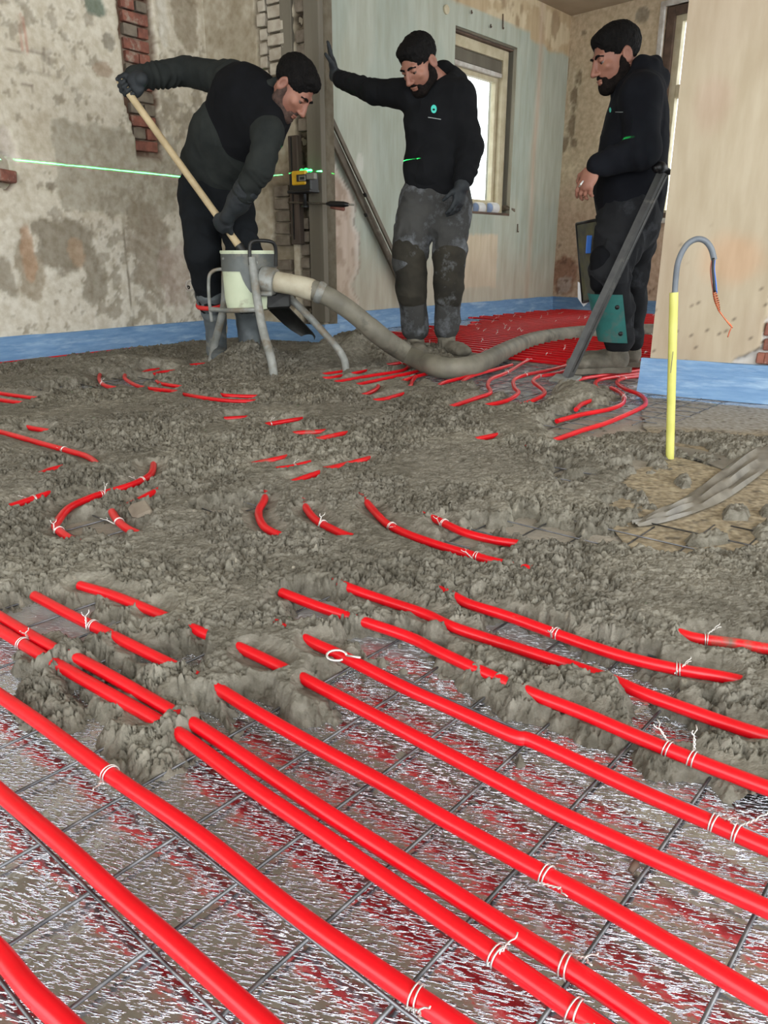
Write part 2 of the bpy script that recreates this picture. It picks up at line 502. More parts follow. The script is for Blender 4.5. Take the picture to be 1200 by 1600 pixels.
class MB:
    def __init__(s):
        s.v = []
        s.f = []

    def add(s, vs, fs):
        n = len(s.v)
        s.v += [tuple(v) for v in vs]
        s.f += [tuple(i + n for i in f) for f in fs]
        return s

    def box(s, c, size, rot=None, jitter=0.0, taper=0.0, bevel=0.0):
        c = Vector(c)
        R = rot if rot is not None else Matrix.Identity(3)
        vs = []
        hx, hy, hz = size[0] / 2, size[1] / 2, size[2] / 2
        if bevel <= 0:
            for z in (-1, 1):
                for y in (-1, 1):
                    for x in (-1, 1):
                        p = Vector((x * hx * (1 - taper * (z > 0)), y * hy * (1 - taper * (z > 0)), z * hz))
                        p += Vector((random.uniform(-1, 1), random.uniform(-1, 1), random.uniform(-1, 1))) * jitter
                        vs.append(c + R @ p)
            return s.add(vs, [(0, 2, 3, 1), (4, 5, 7, 6), (0, 1, 5, 4), (2, 6, 7, 3), (0, 4, 6, 2), (1, 3, 7, 5)])
        b = bevel
        idx = {}
        for z in (-1, 1):
            for y in (-1, 1):
                for x in (-1, 1):
                    j = Vector((random.uniform(-1, 1), random.uniform(-1, 1), random.uniform(-1, 1))) * jitter
                    for ax in range(3):
                        p = [x * (hx - b), y * (hy - b), z * (hz - b)]
                        p[ax] += (x, y, z)[ax] * b
                        idx[(x, y, z, ax)] = len(vs)
                        vs.append(c + R @ (Vector(p) + j))
        fs = []
        for ax in range(3):
            o1, o2 = [a for a in range(3) if a != ax]
            for sg in (-1, 1):
                q = []
                for a_, b_ in ((-1, -1), (1, -1), (1, 1), (-1, 1)):
                    k = [0, 0, 0]
                    k[ax] = sg
                    k[o1] = a_
                    k[o2] = b_
                    q.append(idx[(*k, ax)])
                flip = (sg < 0) ^ (ax == 1)
                fs.append(tuple(q[::-1] if flip else q))
        for ax in range(3):
            o1, o2 = [a for a in range(3) if a != ax]
            for a_ in (-1, 1):
                for b_ in (-1, 1):
                    k0 = [0, 0, 0]
                    k0[ax] = -1
                    k0[o1] = a_
                    k0[o2] = b_
                    k1 = list(k0)
                    k1[ax] = 1
                    fs.append((idx[(*k0, o1)], idx[(*k1, o1)], idx[(*k1, o2)], idx[(*k0, o2)]))
        for z in (-1, 1):
            for y in (-1, 1):
                for x in (-1, 1):
                    fs.append((idx[(x, y, z, 0)], idx[(x, y, z, 1)], idx[(x, y, z, 2)]))
        return s.add(vs, fs)

    def tube(s, pts, r, n=10, caps=True, flat=1.0, up=None):
        pts = [Vector(p) for p in pts]
        rs = r if hasattr(r, '__len__') else [r] * len(pts)
        T = []
        for i in range(len(pts)):
            a = pts[max(0, i - 1)]
            b = pts[min(len(pts) - 1, i + 1)]
            T.append((b - a).normalized())
        ref = Vector(up) if up is not None else (Vector((0, 0, 1)) if abs(T[0].z) < 0.9 else Vector((0, 1, 0)))
        N_ = (ref - T[0] * ref.dot(T[0])).normalized()
        vs = []
        for i, p in enumerate(pts):
            if i > 0:
                N_ = (N_ - T[i] * N_.dot(T[i])).normalized()
            B = T[i].cross(N_)
            for k in range(n):
                a = 2 * math.pi * k / n
                vs.append(p + N_ * (math.cos(a) * rs[i] * flat) + B * (math.sin(a) * rs[i]))
        fs = []
        for i in range(len(pts) - 1):
            for k in range(n):
                a = i * n + k
                b = i * n + (k + 1) % n
                fs.append((a, b, b + n, a + n))
        if caps:
            fs.append(tuple(range(n))[::-1])
            fs.append(tuple((len(pts) - 1) * n + k for k in range(n)))
        return s.add(vs, fs)

    def lathe(s, prof, origin, axis=(0, 0, 1), n=24, sx=1.0, ref=None):
        """prof: list of (radius, height) along axis"""
        ax = Vector(axis).normalized()
        rf = Vector(ref) if ref is not None else (Vector((1, 0, 0)) if abs(ax.x) < 0.9 else Vector((0, 1, 0)))
        u = (rf - ax * rf.dot(ax)).normalized()
        w = ax.cross(u)
        o = Vector(origin)
        vs = []
        for (r, h) in prof:
            for k in range(n):
                a = 2 * math.pi * k / n
                vs.append(o + ax * h + u * (math.cos(a) * r * sx) + w * (math.sin(a) * r))
        fs = []
        for i in range(len(prof) - 1):
            for k in range(n):
                a = i * n + k
                b = i * n + (k + 1) % n
                fs.append((a, b, b + n, a + n))
        return s.add(vs, fs)

    def build(s, name, mat, parent=None, smooth=False, autosmooth=None):
        me = bpy.data.meshes.new(name)
        me.from_pydata(s.v, [], s.f)
        me.update()
        if smooth:
            me.polygons.foreach_set('use_smooth', [True] * len(me.polygons))
            if autosmooth:
                me.set_sharp_from_angle(angle=math.radians(autosmooth))
        me.materials.append(M[mat] if isinstance(mat, str) else mat)
        o = bpy.data.objects.new(name, me)
        return link(o, parent)


def tag(o, label=None, cat=None, group=None, kind=None):
    if label:
        o['label'] = label
    if cat:
        o['category'] = cat
    if group:
        o['group'] = group
    if kind:
        o['kind'] = kind
    return o


def empty(name, loc, label=None, cat=None, group=None, kind=None):
    o = bpy.data.objects.new(name, None)
    o.empty_display_size = 0.1
    COL.objects.link(o)
    o.location = loc
    return tag(o, label, cat, group, kind)


def spline(pts, n=8):
    pts = [Vector(p) for p in pts]
    if len(pts) < 3:
        out = []
        m = max(2, n)
        for i in range(m + 1):
            out.append(pts[0].lerp(pts[1], i / m))
        return out
    P = [pts[0] * 2 - pts[1]] + pts + [pts[-1] * 2 - pts[-2]]
    out = []
    for i in range(1, len(P) - 2):
        p0, p1, p2, p3 = P[i - 1:i + 3]
        for k in range(n):
            t = k / n
            out.append(0.5 * ((2 * p1) + (p2 - p0) * t + (2 * p0 - 5 * p1 + 4 * p2 - p3) * t * t + (3 * p1 - p0 - 3 * p2 + p3) * t ** 3))
    out.append(pts[-1])
    return out


# ------------------------------------------------------------------ walls: vertical planes with (u, z) coordinates
class Wall:
    def __init__(s, A, B):
        s.A = Vector((A[0], A[1], 0))
        s.d = (Vector((B[0], B[1], 0)) - s.A).normalized()
        s.n = Vector((s.d.y, -s.d.x, 0))      # towards the room (right-hand side of the run)
        if s.n.dot(-s.A) < 0:
            s.n = -s.n

    def p(s, u, z, o=0.0):
        q = s.A + s.d * u + s.n * o
        q.z = z
        return q

    def px(s, x, y, o=0.0):
        r = ray(x, y)
        C = Vector((0, 0, CAM_H))
        q0 = s.A + s.n * o
        k = (q0 - C).dot(s.n) / r.dot(s.n)
        P = C + r * k
        return ((P - s.A).dot(s.d), P.z)

    def pxp(s, x, y, o=0.0):
        u, z = s.px(x, y, o)
        return s.p(u, z, o)

    def rot(s):
        return Matrix((s.d, s.n, Vector((0, 0, 1)))).transposed()


WL = Wall((-2.1, 4.23), (-2.1 + 0.578, 4.23 + 0.816))
stub_root = (-1.137, 5.59)
WS = Wall(stub_root, (-0.386, 5.06))
wa = at(507, 490, 6.08)
wc = fl(862, 485)
WW = Wall((wa.x - 0.39, wa.y - 0.455), (wc.x, wc.y))
WW_LEN = (Vector((wc.x, wc.y, 0)) - WW.A).length
wb = at(1022, 470, 7.88)
WB = Wall((wc.x, wc.y), (wb.x, wb.y))
ra = fl(998, 612)
rb = fl(1200, 629)
WR = Wall((ra.x, ra.y), (rb.x, rb.y))
CEIL = 2.82


def wall_grid(name, W, u0, u1, z0, z1, res, fn, mat, holes=(), thick=0.14, kind='structure'):
    nu = max(2, int((u1 - u0) / res) + 1)
    nz = max(2, int((z1 - z0) / res) + 1)
    U, Z = np.meshgrid(np.linspace(u0, u1, nu), np.linspace(z0, z1, nz))
    Hh, C = fn(U, Z)
    X = W.A.x + W.d.x * U + W.n.x * Hh
    Y = W.A.y + W.d.y * U + W.n.y * Hh
    V = np.stack([X, Y, Z], -1).reshape(-1, 3)
    uc = (U[:-1, :-1] + U[1:, 1:]) / 2
    zc = (Z[:-1, :-1] + Z[1:, 1:]) / 2
    keep = np.ones(uc.shape, bool)
    for (a, b, c_, d_) in holes:
        keep &= ~((uc > a) & (uc < b) & (zc > c_) & (zc < d_))
    F = grid_faces(nz, nu, keep)
    # solid core behind the plaster face, built round the openings
    us = sorted({u0, u1} | {h[0] for h in holes} | {h[1] for h in holes})
    us = [u for u in us if u0 <= u <= u1]
    zs = sorted({z0, z1} | {h[2] for h in holes} | {h[3] for h in holes})
    vs = []
    fs = []
    base = len(V)
    o0, o1 = -0.045, -thick
    for i in range(len(us) - 1):
        for j in range(len(zs) - 1):
            um = (us[i] + us[i + 1]) / 2
            zm = (zs[j] + zs[j + 1]) / 2
            if any(h[0] < um < h[1] and h[2] < zm < h[3] for h in holes):
                continue
            k = base + len(vs)
            for (u, z, o) in [(us[i], zs[j], o0), (us[i + 1], zs[j], o0), (us[i + 1], zs[j + 1], o0), (us[i], zs[j + 1], o0),
                              (us[i], zs[j], o1), (us[i + 1], zs[j], o1), (us[i + 1], zs[j + 1], o1), (us[i], zs[j + 1], o1)]:
                vs.append(tuple(W.p(u, z, o)))
            fs += [(k, k + 1, k + 2, k + 3), (k + 4, k + 7, k + 6, k + 5), (k, k + 4, k + 5, k + 1), (k + 2, k + 6, k + 7, k + 3), (k, k + 3, k + 7, k + 4), (k + 1, k + 5, k + 6, k + 2)]
    # rim closing the face to the core
    for (ua, ub, za, zb) in [(u0, u1, z0, z0), (u0, u1, z1, z1), (u0, u0, z0, z1), (u1, u1, z0, z1)]:
        k = base + len(vs)
        for (u, z, o) in [(ua, za, 0.0), (ub, zb, 0.0), (ub, zb, o1), (ua, za, o1)]:
            vs.append(tuple(W.p(u, z, o)))
        fs.append((k, k + 1, k + 2, k + 3))
    for (a, b, c_, d_) in holes:
        for (ua, ub, za, zb) in [(a, b, c_, c_), (a, b, d_, d_), (a, a, c_, d_), (b, b, c_, d_)]:
            k = base + len(vs)
            for (u, z, o) in [(ua, za, 0.0), (ub, zb, 0.0), (ub, zb, o1), (ua, za, o1)]:
                vs.append(tuple(W.p(u, z, o)))
            fs.append((k, k + 1, k + 2, k + 3))
    V = np.vstack([V, np.array(vs)])
    Cc = np.vstack([C.reshape(-1, 3), np.tile(C.reshape(-1, 3).mean(0), (len(vs), 1))])
    F = np.vstack([F, np.array(fs)])
    o = np_mesh(name, V, F, mat, None, False, Cc)
    o['kind'] = kind
    return o


def mixc(C, col, m):
    col = np.array(lin(col))
    return C * (1 - m[..., None]) + col * m[..., None]

# ================================================================== SETTING: walls
def blob(W, U, Z, px, py, rx, ry, seed, amp=0.5, sc=9.0, edge=0.25):
    """ragged patch mask centred on a spot of the wall"""
    u, z = W.px(px, py)
    u2, _ = W.px(px + rx, py)
    _, z2 = W.px(px, py - ry)
    q = np.sqrt(((U - u) / abs(u2 - u)) ** 2 + ((Z - z) / abs(z2 - z)) ** 2)
    q = q + (fbm2(U * sc, Z * sc, seed, 5, 0.6) - 0.5) * 2 * amp
    return 1 - sst(1 - edge, 1, q)


def rectm(W, U, Z, x0, y0, x1, y1, seed, wob=0.03, soft=0.01):
    ua, za = W.px(x0, y1)
    ub, zb = W.px(x1, y0)
    ua, ub = min(ua, ub), max(ua, ub)
    w = (fbm2(U * 14, Z * 14, seed, 4, 0.6) - 0.5) * 2 * wob
    q = np.minimum(np.minimum(U - ua, ub - U), np.minimum(Z - za, zb - Z)) + w
    return sst(-soft, soft, q)


def f_left(U, Z):
    C = np.ones(U.shape + (3,)) * np.array(lin((202, 195, 178)))
    H_ = np.zeros(U.shape)
    n1 = fbm2(U * 2.2, Z * 2.2, 3, 4)
    C = mixc(C, (190, 180, 160), sst(0.45, 0.62, n1) * 0.5)
    # paler lime at the foot of the wall
    C = mixc(C, (212, 208, 196), sst(0.95, 0.55, Z) * 0.6)
    # smooth grey filler patch
    m = rectm(WL, U, Z, 95, 212, 270, 330, 5, 0.05) * 0.75
    C = mixc(C, (158, 152, 136), m)
    # flaked-off spots, fine speckle
    fl1 = fbm2(U * 16, Z * 16, 8, 5, 0.62)
    fl2 = fbm2(U * 2.6, Z * 2.6, 19, 3)
    m = sst(0.60, 0.63, fl1 + (fl2 - 0.5) * 0.5 - 0.035)
    C = mixc(C, (150, 142, 126), m * 0.7)
    H_ -= m * 0.003
    for (x, y, rx, ry, sd, col, a) in [
            (105, 385, 55, 45, 21, (138, 130, 114), 0.9), (45, 420, 26, 52, 22, (150, 138, 118), 0.75), (10, 430, 16, 50, 23, (142, 134, 118), 0.8),
            (225, 340, 32, 30, 24, (146, 136, 118), 0.85), (240, 400, 38, 80, 25, (152, 142, 126), 0.8), (150, 440, 22, 46, 26, (140, 132, 116), 0.8),
            (45, 395, 12, 40, 27, (172, 140, 112), 0.7), (120, 395, 14, 22, 28, (176, 150, 124), 0.6), (160, 108, 16, 14, 30, (158, 140, 120), 0.8),
            (150, 10, 22, 18, 31, (112, 122, 108), 0.95), (255, 30, 10, 60, 32, (206, 202, 190), 0.7), (290, 20, 24, 60, 33, (140, 128, 108), 0.7),
            (170, 65, 10, 14, 34, (132, 126, 112), 0.8), (80, 290, 8, 8, 35, (138, 130, 114), 0.9), (275, 430, 26, 60, 36, (176, 160, 148), 0.6)]:
        m = blob(WL, U, Z, x, y, rx, ry, sd, 0.55, 11) * a
        C = mixc(C, col, m)
        H_ -= m * 0.005
    # vertical plaster seam and stepped pencil marks
    us, _ = WL.px(202, 440)
    m = np.exp(-((U - us - 0.012 * (vn2(Z * 9, Z * 0, 4) - 0.5)) / 0.006) ** 2) * sst(1.0, 0.9, Z)
    C = mixc(C, (120, 110, 94), m * 0.8)
    for (x0, y0, x1, y1) in [(5, 78, 80, 84), (10, 106, 80, 120), (50, 75, 78, 80), (68, 76, 69, 112), (76, 88, 77, 116), (30, 20, 36, 80), (35, 28, 43, 82), (33, 131, 50, 134), (49, 134, 50, 146)]:
        ua, za = WL.px(x0, y0)
        ub, zb = WL.px(x1, y1)
        L2 = (ub - ua) ** 2 + (zb - za) ** 2
        t = np.clip(((U - ua) * (ub - ua) + (Z - za) * (zb - za)) / L2, 0, 1)
        dd = np.hypot(U - ua - t * (ub - ua), Z - za - t * (zb - za))
        red = x0 in (30, 35)
        C = mixc(C, (178, 120, 104) if red else (126, 116, 104), sst(0.009, 0.002, dd) * 0.6)
    # the long chase chiselled down to brick
    ua, _ = WL.px(184, 60)
    ub, _ = WL.px(240, 60)
    _, zt = WL.px(200, 150)
    _, zbm = WL.px(225, 246)
    wob = (fbm2(U * 0 + 3.1, Z * 9, 41, 4) - 0.5) * 0.05
    wob2 = (fbm2(U * 0 + 8.1, Z * 10, 42, 4) - 0.5) * 0.09
    m = sst(-0.006, 0.004, np.minimum(U - ua - wob - 0.02 - 0.05 * sst(zt, zbm, Z), ub + wob2 - U)) * sst(zbm - 0.02, zbm + 0.02, Z + wob2 * 0.8)
    H_ -= m * 0.04
    C = mixc(C, (106, 84, 70), m)
    C = mixc(C, (140, 126, 110), m * sst(0.5, 0.6, fbm2(U * 20, Z * 20, 44, 4)) * 0.8)
    # hole with a rusty pipe end at the left edge
    u, z = WL.px(6, 268)
    m = sst(0.085, 0.075, np.hypot((U - u) * 1.1, Z - z) + (vn2(U * 20, Z * 20, 50) - 0.5) * 0.03)
    H_ -= m * 0.06
    C = mixc(C, (92, 62, 48), m)
    u, z = WL.px(8, 235)
    m = sst(0.10, 0.09, np.hypot((U - u) * 1.6, (Z - z) * 0.9) + (vn2(U * 20, Z * 20, 51) - 0.5) * 0.05)
    C = mixc(C, (198, 190, 178), m)
    H_ -= m * 0.01
    H_ += (fbm2(U * 4, Z * 4, 60, 3) - 0.5) * 0.004
    return H_, C


def f_stub(U, Z):
    C = np.ones(U.shape + (3,)) * np.array(lin((158, 148, 128)))
    H_ = (fbm2(U * 6, Z * 6, 71, 4) - 0.5) * 0.008
    C = mixc(C, (186, 178, 160), sst(0.5, 0.6, fbm2(U * 3, Z * 3, 72, 4)) * 0.6)
    C = mixc(C, (128, 116, 96), blob(WS, U, Z, 440, 285, 30, 34, 73, 0.6, 12) * 0.8)
    u1, _ = WS.px(398, 100)
    u2, _ = WS.px(448, 100)
    w = (fbm2(U * 0 + 1, Z * 12, 74, 4) - 0.5) * 0.06
    _, za = WS.px(430, 122)
    m = sst(-0.004, 0.004, np.minimum(U - u1 - w - 0.02, u2 - U)) * sst(za - 0.02, za + 0.02, Z)
    u3, _ = WS.px(427, 400)
    u4, _ = WS.px(458, 400)
    _, zb = WS.px(430, 290)
    _, zc_ = WS.px(430, 480)
    m2 = sst(-0.004, 0.004, np.minimum(U - u3 - w, u4 - U)) * sst(zb + 0.02, zb - 0.02, Z) * sst(zc_ - 0.02, zc_ + 0.02, Z)
    m = np.maximum(m, m2)
    H_ -= m * 0.03
    C = mixc(C, (138, 128, 110), m)
    u5, _ = WS.px(463, 200)
    u6, _ = WS.px(486, 200)
    w2 = (fbm2(U * 0 + 4, Z * 14, 76, 4) - 0.5) * 0.05
    m = sst(-0.004, 0.004, np.minimum(U - u5 - w2 * 0.5, u6 - U - w2 * 0.6))
    rag = (fbm2(U * 16, Z * 16, 77, 4) - 0.5)
    H_ = H_ * (1 - m) + m * (-0.035 + rag * 0.05)
    C = mixc(C, (100, 90, 74), m)
    C = mixc(C, (132, 122, 106), m * sst(0.05, 0.12, rag))
    C = mixc(C, (60, 52, 42), m * sst(-0.08, -0.14, rag))
    return H_, C


def f_window(U, Z):
    C = np.ones(U.shape + (3,)) * np.array(lin((168, 176, 164)))   # grey-green levelling plaster
    H_ = (fbm2(U * 4, Z * 4, 81, 4) - 0.5) * 0.008
    C = mixc(C, (184, 188, 174), sst(0.45, 0.6, fbm2(U * 3, Z * 1.2, 82, 4)) * 0.6)
    # pink-beige strip low down near the stub wall
    u1, z1 = WW.px(556, 345)
    w = (fbm2(Z * 6, Z * 0, 83, 4) - 0.5) * 0.22
    bound = u1 + w - 0.35 * sst(0.9, 1.5, Z)
    m = sst(0.012, -0.012, U - bound)
    C = mixc(C, (196, 178, 164), m * 0.9)
    m3 = m * sst(0.52, 0.6, fbm2(U * 9, Z * 7, 84, 5, 0.6))
    C = mixc(C, (158, 140, 124), m3 * 0.7)
    C = mixc(C, (206, 200, 190), m * sst(0.03, -0.02, np.abs(U - bound) - 0.04) * 0.8)
    H_ += m * -0.004
    C = mixc(C, (120, 112, 104), np.exp(-((U - bound) / 0.006) ** 2) * 0.7)
    # unfilled old wall above the window and at the corner
    u, z = WW.px(745, 22)
    zl = z + 0.05 * (fbm2(U * 3, U * 0, 85, 3) - 0.5) + 0.02
    m = sst(-0.01, 0.015, Z - zl)
    uc, _ = WW.px(828, 60)
    _, zc_ = WW.px(850, 75)
    m = np.maximum(m, sst(-0.01, 0.02, U - uc + 0.03 * (vn2(Z * 8, Z * 0, 86) - 0.5)) * sst(-0.01, 0.03, Z - zc_ - 0.06 * (vn2(U * 8, U * 0, 87) - 0.5)))
    C = mixc(C, (190, 170, 138), m)
    C = mixc(C, (214, 200, 170), m * sst(0.5, 0.56, fbm2(U * 4, Z * 5, 88, 4)) * 0.8)
    C = mixc(C, (158, 136, 108), m * sst(0.56, 0.62, fbm2(U * 6, Z * 3, 89, 4)) * 0.8)
    # vertical pink streaks left of the corner
    ua, _ = WW.px(835, 250)
    s_ = np.exp(-((U - ua - 0.05 * (vn2(Z * 2, Z * 0, 90) - 0.5)) / 0.05) ** 2) * (0.5 + 0.5 * vn2(U * 30, Z * 1.5, 91))
    C = mixc(C, (190, 168, 148), s_ * 0.8)
    # cream rectangle below the window
    C = mixc(C, (206, 192, 168), rectm(WW, U, Z, 700, 367, 778, 452, 92, 0.015) * 0.95)
    # pinkish wash low down
    C = mixc(C, (176, 160, 142), sst(0.75, 0.3, Z + (fbm2(U * 3, Z * 3, 93, 3) - 0.5) * 0.5) * 0.6)
    C = mixc(C, (198, 200, 190), blob(WW, U, Z, 562, 255, 6, 18, 94, 0.2) * 0.9)
    return H_, C


def f_back(U, Z):
    C = np.ones(U.shape + (3,)) * np.array(lin((222, 208, 180)))
    H_ = (fbm2(U * 4, Z * 4, 101, 4) - 0.5) * 0.01
    C = mixc(C, (196, 176, 150), sst(0.45, 0.6, fbm2(U * 2.5, Z * 1.4, 102, 4)) * 0.6)
    # damp pinkish lower half
    C = mixc(C, (192, 166, 146), sst(1.5, 1.0, Z + (fbm2(U * 3, Z * 3, 103, 3) - 0.5) * 0.5) * 0.7)
    C = mixc(C, (138, 92, 74), blob(WB, U, Z, 880, 430, 22, 36, 104, 0.5, 8) * 0.7)
    C = mixc(C, (190, 178, 168), blob(WB, U, Z, 882, 445, 12, 14, 105, 0.7, 14) * 0.7)
    for (x, y, rx, ry, sd) in [(880, 50, 5, 22, 106), (905, 120, 6, 14, 107), (897, 155, 6, 30, 108), (893, 200, 7, 28, 109), (880, 225, 8, 14, 110), (897, 225, 6, 8, 115), (912, 52, 5, 4, 111), (885, 110, 4, 22, 112)]:
        m = blob(WB, U, Z, x, y, rx, ry, sd, 0.6, 16)
        C = mixc(C, (142, 126, 106), m * 0.85)
        H_ -= m * 0.006
        C = mixc(C, (214, 202, 176), np.clip(blob(WB, U, Z, x, y, rx * 1.6, ry * 1.3, sd, 0.6, 16) - m, 0, 1) * 0.6)
    m = sst(0.66, 0.70, fbm2(U * 22, Z * 22, 113, 4, 0.6)) * sst(0.9, 0.7, Z)
    C = mixc(C, (112, 88, 74), m * 0.7)
    C = mixc(C, (150, 140, 124), blob(WB, U, Z, 1004, 24, 12, 14, 114, 0.25, 10) * 0.9)
    return H_, C


def f_right(U, Z):
    C = np.ones(U.shape + (3,)) * np.array(lin((176, 164, 142)))
    H_ = (fbm2(U * 3, Z * 3, 121, 3) - 0.5) * 0.006
    C = mixc(C, (164, 148, 128), sst(0.4, 0.65, fbm2(U * 2, Z * 2, 122, 3)) * 0.6)
    C = mixc(C, (192, 150, 116), blob(WR, U, Z, 1150, 400, 70, 60, 123, 0.5, 4, 0.8) * 0.45)
    C = mixc(C, (176, 150, 134), blob(WR, U, Z, 1110, 160, 40, 60, 124, 0.5, 4, 0.8) * 0.4)
    wd_, wv_ = worley2(U * 32, Z * 32, 125)
    m = sst(0.20, 0.12, wd_) * (wv_ > 0.93 - 0.12 * sst(0.6, 0.2, Z)) * sst(0.8, 0.45, Z)
    C = mixc(C, (96, 86, 74), m * 0.8)
    H_ -= m * 0.002
    # broken bottom corner with bare brick
    ub, zb = WR.px(1142, 569)
    uc, zc_ = WR.px(1186, 546)
    ud, zd = WR.px(1199, 495)
    edge = np.where(U < uc, zb + (zc_ - zb) * np.clip((U - ub) / (uc - ub), 0, 1) ** 0.7, zc_ + (U - uc) * (zd - zc_) / (ud - uc))
    edge = np.minimum(edge, 0.62 - 0.5 * np.clip(U - ud - 0.1, 0, 1))
    edge = edge + (vn2(U * 40, U * 0, 127) - 0.5) * 0.012
    m = sst(0.002, -0.002, Z - edge) * (U > ub)
    C = mixc(C, (92, 84, 74), np.exp(-((Z - edge) / 0.004) ** 2) * (U > ub) * (Z < 0.5) * 0.8)
    H_ -= m * 0.03
    C = mixc(C, (200, 196, 190), m)
    C = mixc(C, (120, 104, 90), m * sst(0.58, 0.62, fbm2(U * 30, Z * 30, 128, 3)))
    return H_, C


# openings
w1a, w1t = WW.px(712, 40)
w1b, w1t2 = WW.px(809, 76)
w1c, w1s = WW.px(797, 338)
W1 = (w1a, (w1b + w1c) / 2, w1s, (w1t + w1t2) / 2)
w2a, w2t = WB.px(1022, 12)
w2c, w2s = WB.px(1020, 349)
W2 = ((w2a + w2c) / 2, (w2a + w2c) / 2 + 1.25, w2s, w2t)

wall_grid('wall_left', WL, -5.2, 1.75, 0.0, CEIL, 0.0135, f_left, 'plaster')
wall_grid('wall_stub', WS, 0.0, 0.92, 0.0, CEIL, 0.009, f_stub, 'plaster')
wall_grid('wall_window', WW, 0.0, WW_LEN, 0.0, CEIL, 0.02, f_window, 'plaster_streak', [W1], 0.30)
wall_grid('wall_back', WB, 0.0, 4.2, 0.0, CEIL, 0.02, f_back, 'plaster', [W2], 0.30)
WR0 = WR.px(1030, 430)[0]
wall_grid('wall_right', WR, WR0, 2.6, 0.0, CEIL, 0.012, f_right, 'plaster_streak', (), 0.13)

# ceiling and structural floor
q1 = WL.p(-5.2, 0)
q2 = WL.p(1.70, 0)
q3 = WW.p(0, 0)
q4 = WW.p(WW_LEN, 0)
q5 = WB.p(4.2, 0)
CP = [(q1.x, q1.y), (q2.x, q2.y), (q3.x, q3.y), (q4.x, q4.y), (q5.x, q5.y), (4.2, -1.5), (-3.5, -1.5)]
mb = MB()
nC = len(CP)
mb.add([(x, y, CEIL) for x, y in CP] + [(x, y, CEIL + 0.12) for x, y in CP],
       [tuple(range(nC)), tuple(range(2 * nC - 1, nC - 1, -1))] + [(i, (i + 1) % nC, nC + (i + 1) % nC, nC + i) for i in range(nC)])
tag(mb.build('ceiling', 'ceiling'), kind='structure')
mb = MB()
mb.box((0, 4.4, -0.06), (10, 12, 0.1))
tag(mb.build('floor', 'sheet_floor'), kind='structure')


# ------------------------------------------------------------------ bricks showing in the broken plaster
def bricks(parent, W, x0, x1, z0, z1, course, blen, mat, off, seed, jit=0.006, skip=0.08, drop=()):
    r = random.Random(seed)
    z = z0
    k = 0
    while z < z1 - 0.02:
        u = x0 - (blen * 0.5 if k % 2 else 0)
        while u < x1:
            a = max(u, x0) + r.uniform(0.002, 0.008)
            b = min(u + blen, x1) - r.uniform(0.006, 0.012)
            if b - a > 0.02 and r.random() > skip:
                mb = MB()
                h = course - r.uniform(0.008, 0.016)
                mb.box(W.p((a + b) / 2, z + course / 2, off + r.uniform(-jit, jit)), (b - a, 0.05, h), W.rot() @ Matrix.Rotation(r.uniform(-0.03, 0.03), 3, 'Y'), jitter=0.002, bevel=0.004)
                mb.build('brick', mat if isinstance(mat, str) else r.choice(mat), parent)
            u += blen
        z += course
        k += 1


ua, zt = WL.px(190, 0)
ub, _ = WL.px(236, 60)
_, zb = WL.px(215, 236)
e = tag(empty('wall_chase', WL.p((ua + ub) / 2, zb, -0.03)), kind='structure')
bricks(e, WL, ua, ub, zb, CEIL - 0.3, 0.068, 0.205, ['brick', 'brick', 'brick', 'brick_grey'], -0.034, 3)
e = tag(empty('wall_stub_brickwork', WS.p(0.3, 1.4, 0)), kind='structure')
ua, _ = WS.px(419, 60)
ub, _ = WS.px(447, 60)
_, zb = WS.px(430, 118)
bricks(e, WS, ua, ub, zb, CEIL - 0.1, 0.074, 0.4, 'brick_white', -0.014, 4)
ua, _ = WS.px(404, 60)
ub, _ = WS.px(418, 60)
bricks(e, WS, ua, ub, zb - 0.03, CEIL - 0.1, 0.074, 0.4, 'brick_white', -0.02, 14, 0.01)
ua, _ = WS.px(432, 400)
ub, _ = WS.px(456, 400)
_, zb = WS.px(440, 478)
_, zt = WS.px(440, 300)
bricks(e, WS, ua, ub, zb, zt, 0.074, 0.4, 'brick_grey', -0.022, 5)
ua, _ = WS.px(471, 400)
ub, _ = WS.px(486, 400)
_, zt = WS.px(480, 345)
bricks(e, WS, ua, ub, zb, zt, 0.078, 0.4, 'brick_grey', -0.016, 6)
_, zb = WS.px(480, 205)
bricks(e, WS, ua, ub, zb, CEIL - 0.1, 0.078, 0.4, 'brick_grey', -0.026, 7, 0.012, 0.25)
e = tag(empty('wall_right_brickwork', WR.p(0.5, 0.2, -0.02)), kind='structure')
for (x0, y0, x1, y1) in [(1183, 551, 1193, 569), (1194, 530, 1216, 549), (1195, 552, 1216, 571), (1196, 505, 1214, 526)]:
    u0, z1 = WR.px(x0, y0)
    u1, z0 = WR.px(x1, y1)
    mb = MB()
    mb.box(WR.p((u0 + u1) / 2, (z0 + z1) / 2, -0.03), (u1 - u0, 0.05, abs(z1 - z0)), WR.rot(), jitter=0.002, bevel=0.004)
    mb.build('brick', 'brick', e)

# end board and upright of the stub wall
for nm, xs, o, th, mt, ys in [('trim_1', (486, 507), 0.012, 0.045, 'wood_grey', (-80, 503)), ('trim_2', (447, 463), -0.002, 0.03, 'wood_grey', (-80, 100))]:
    ua, z1 = WS.px(xs[0], 250)
    ub, _ = WS.px(xs[1] + 1, 250)
    _, zlo = WS.px(sum(xs) / 2, ys[1])
    mb = MB()
    mb.box(WS.p((ua + ub) / 2, (zlo + CEIL) / 2, o), (ub - ua, th, CEIL - zlo), WS.rot(), bevel=0.003)
    tag(mb.build(nm, mt), kind='structure')

# ------------------------------------------------------------------ blue edge strips
STRIP_H = 0.15


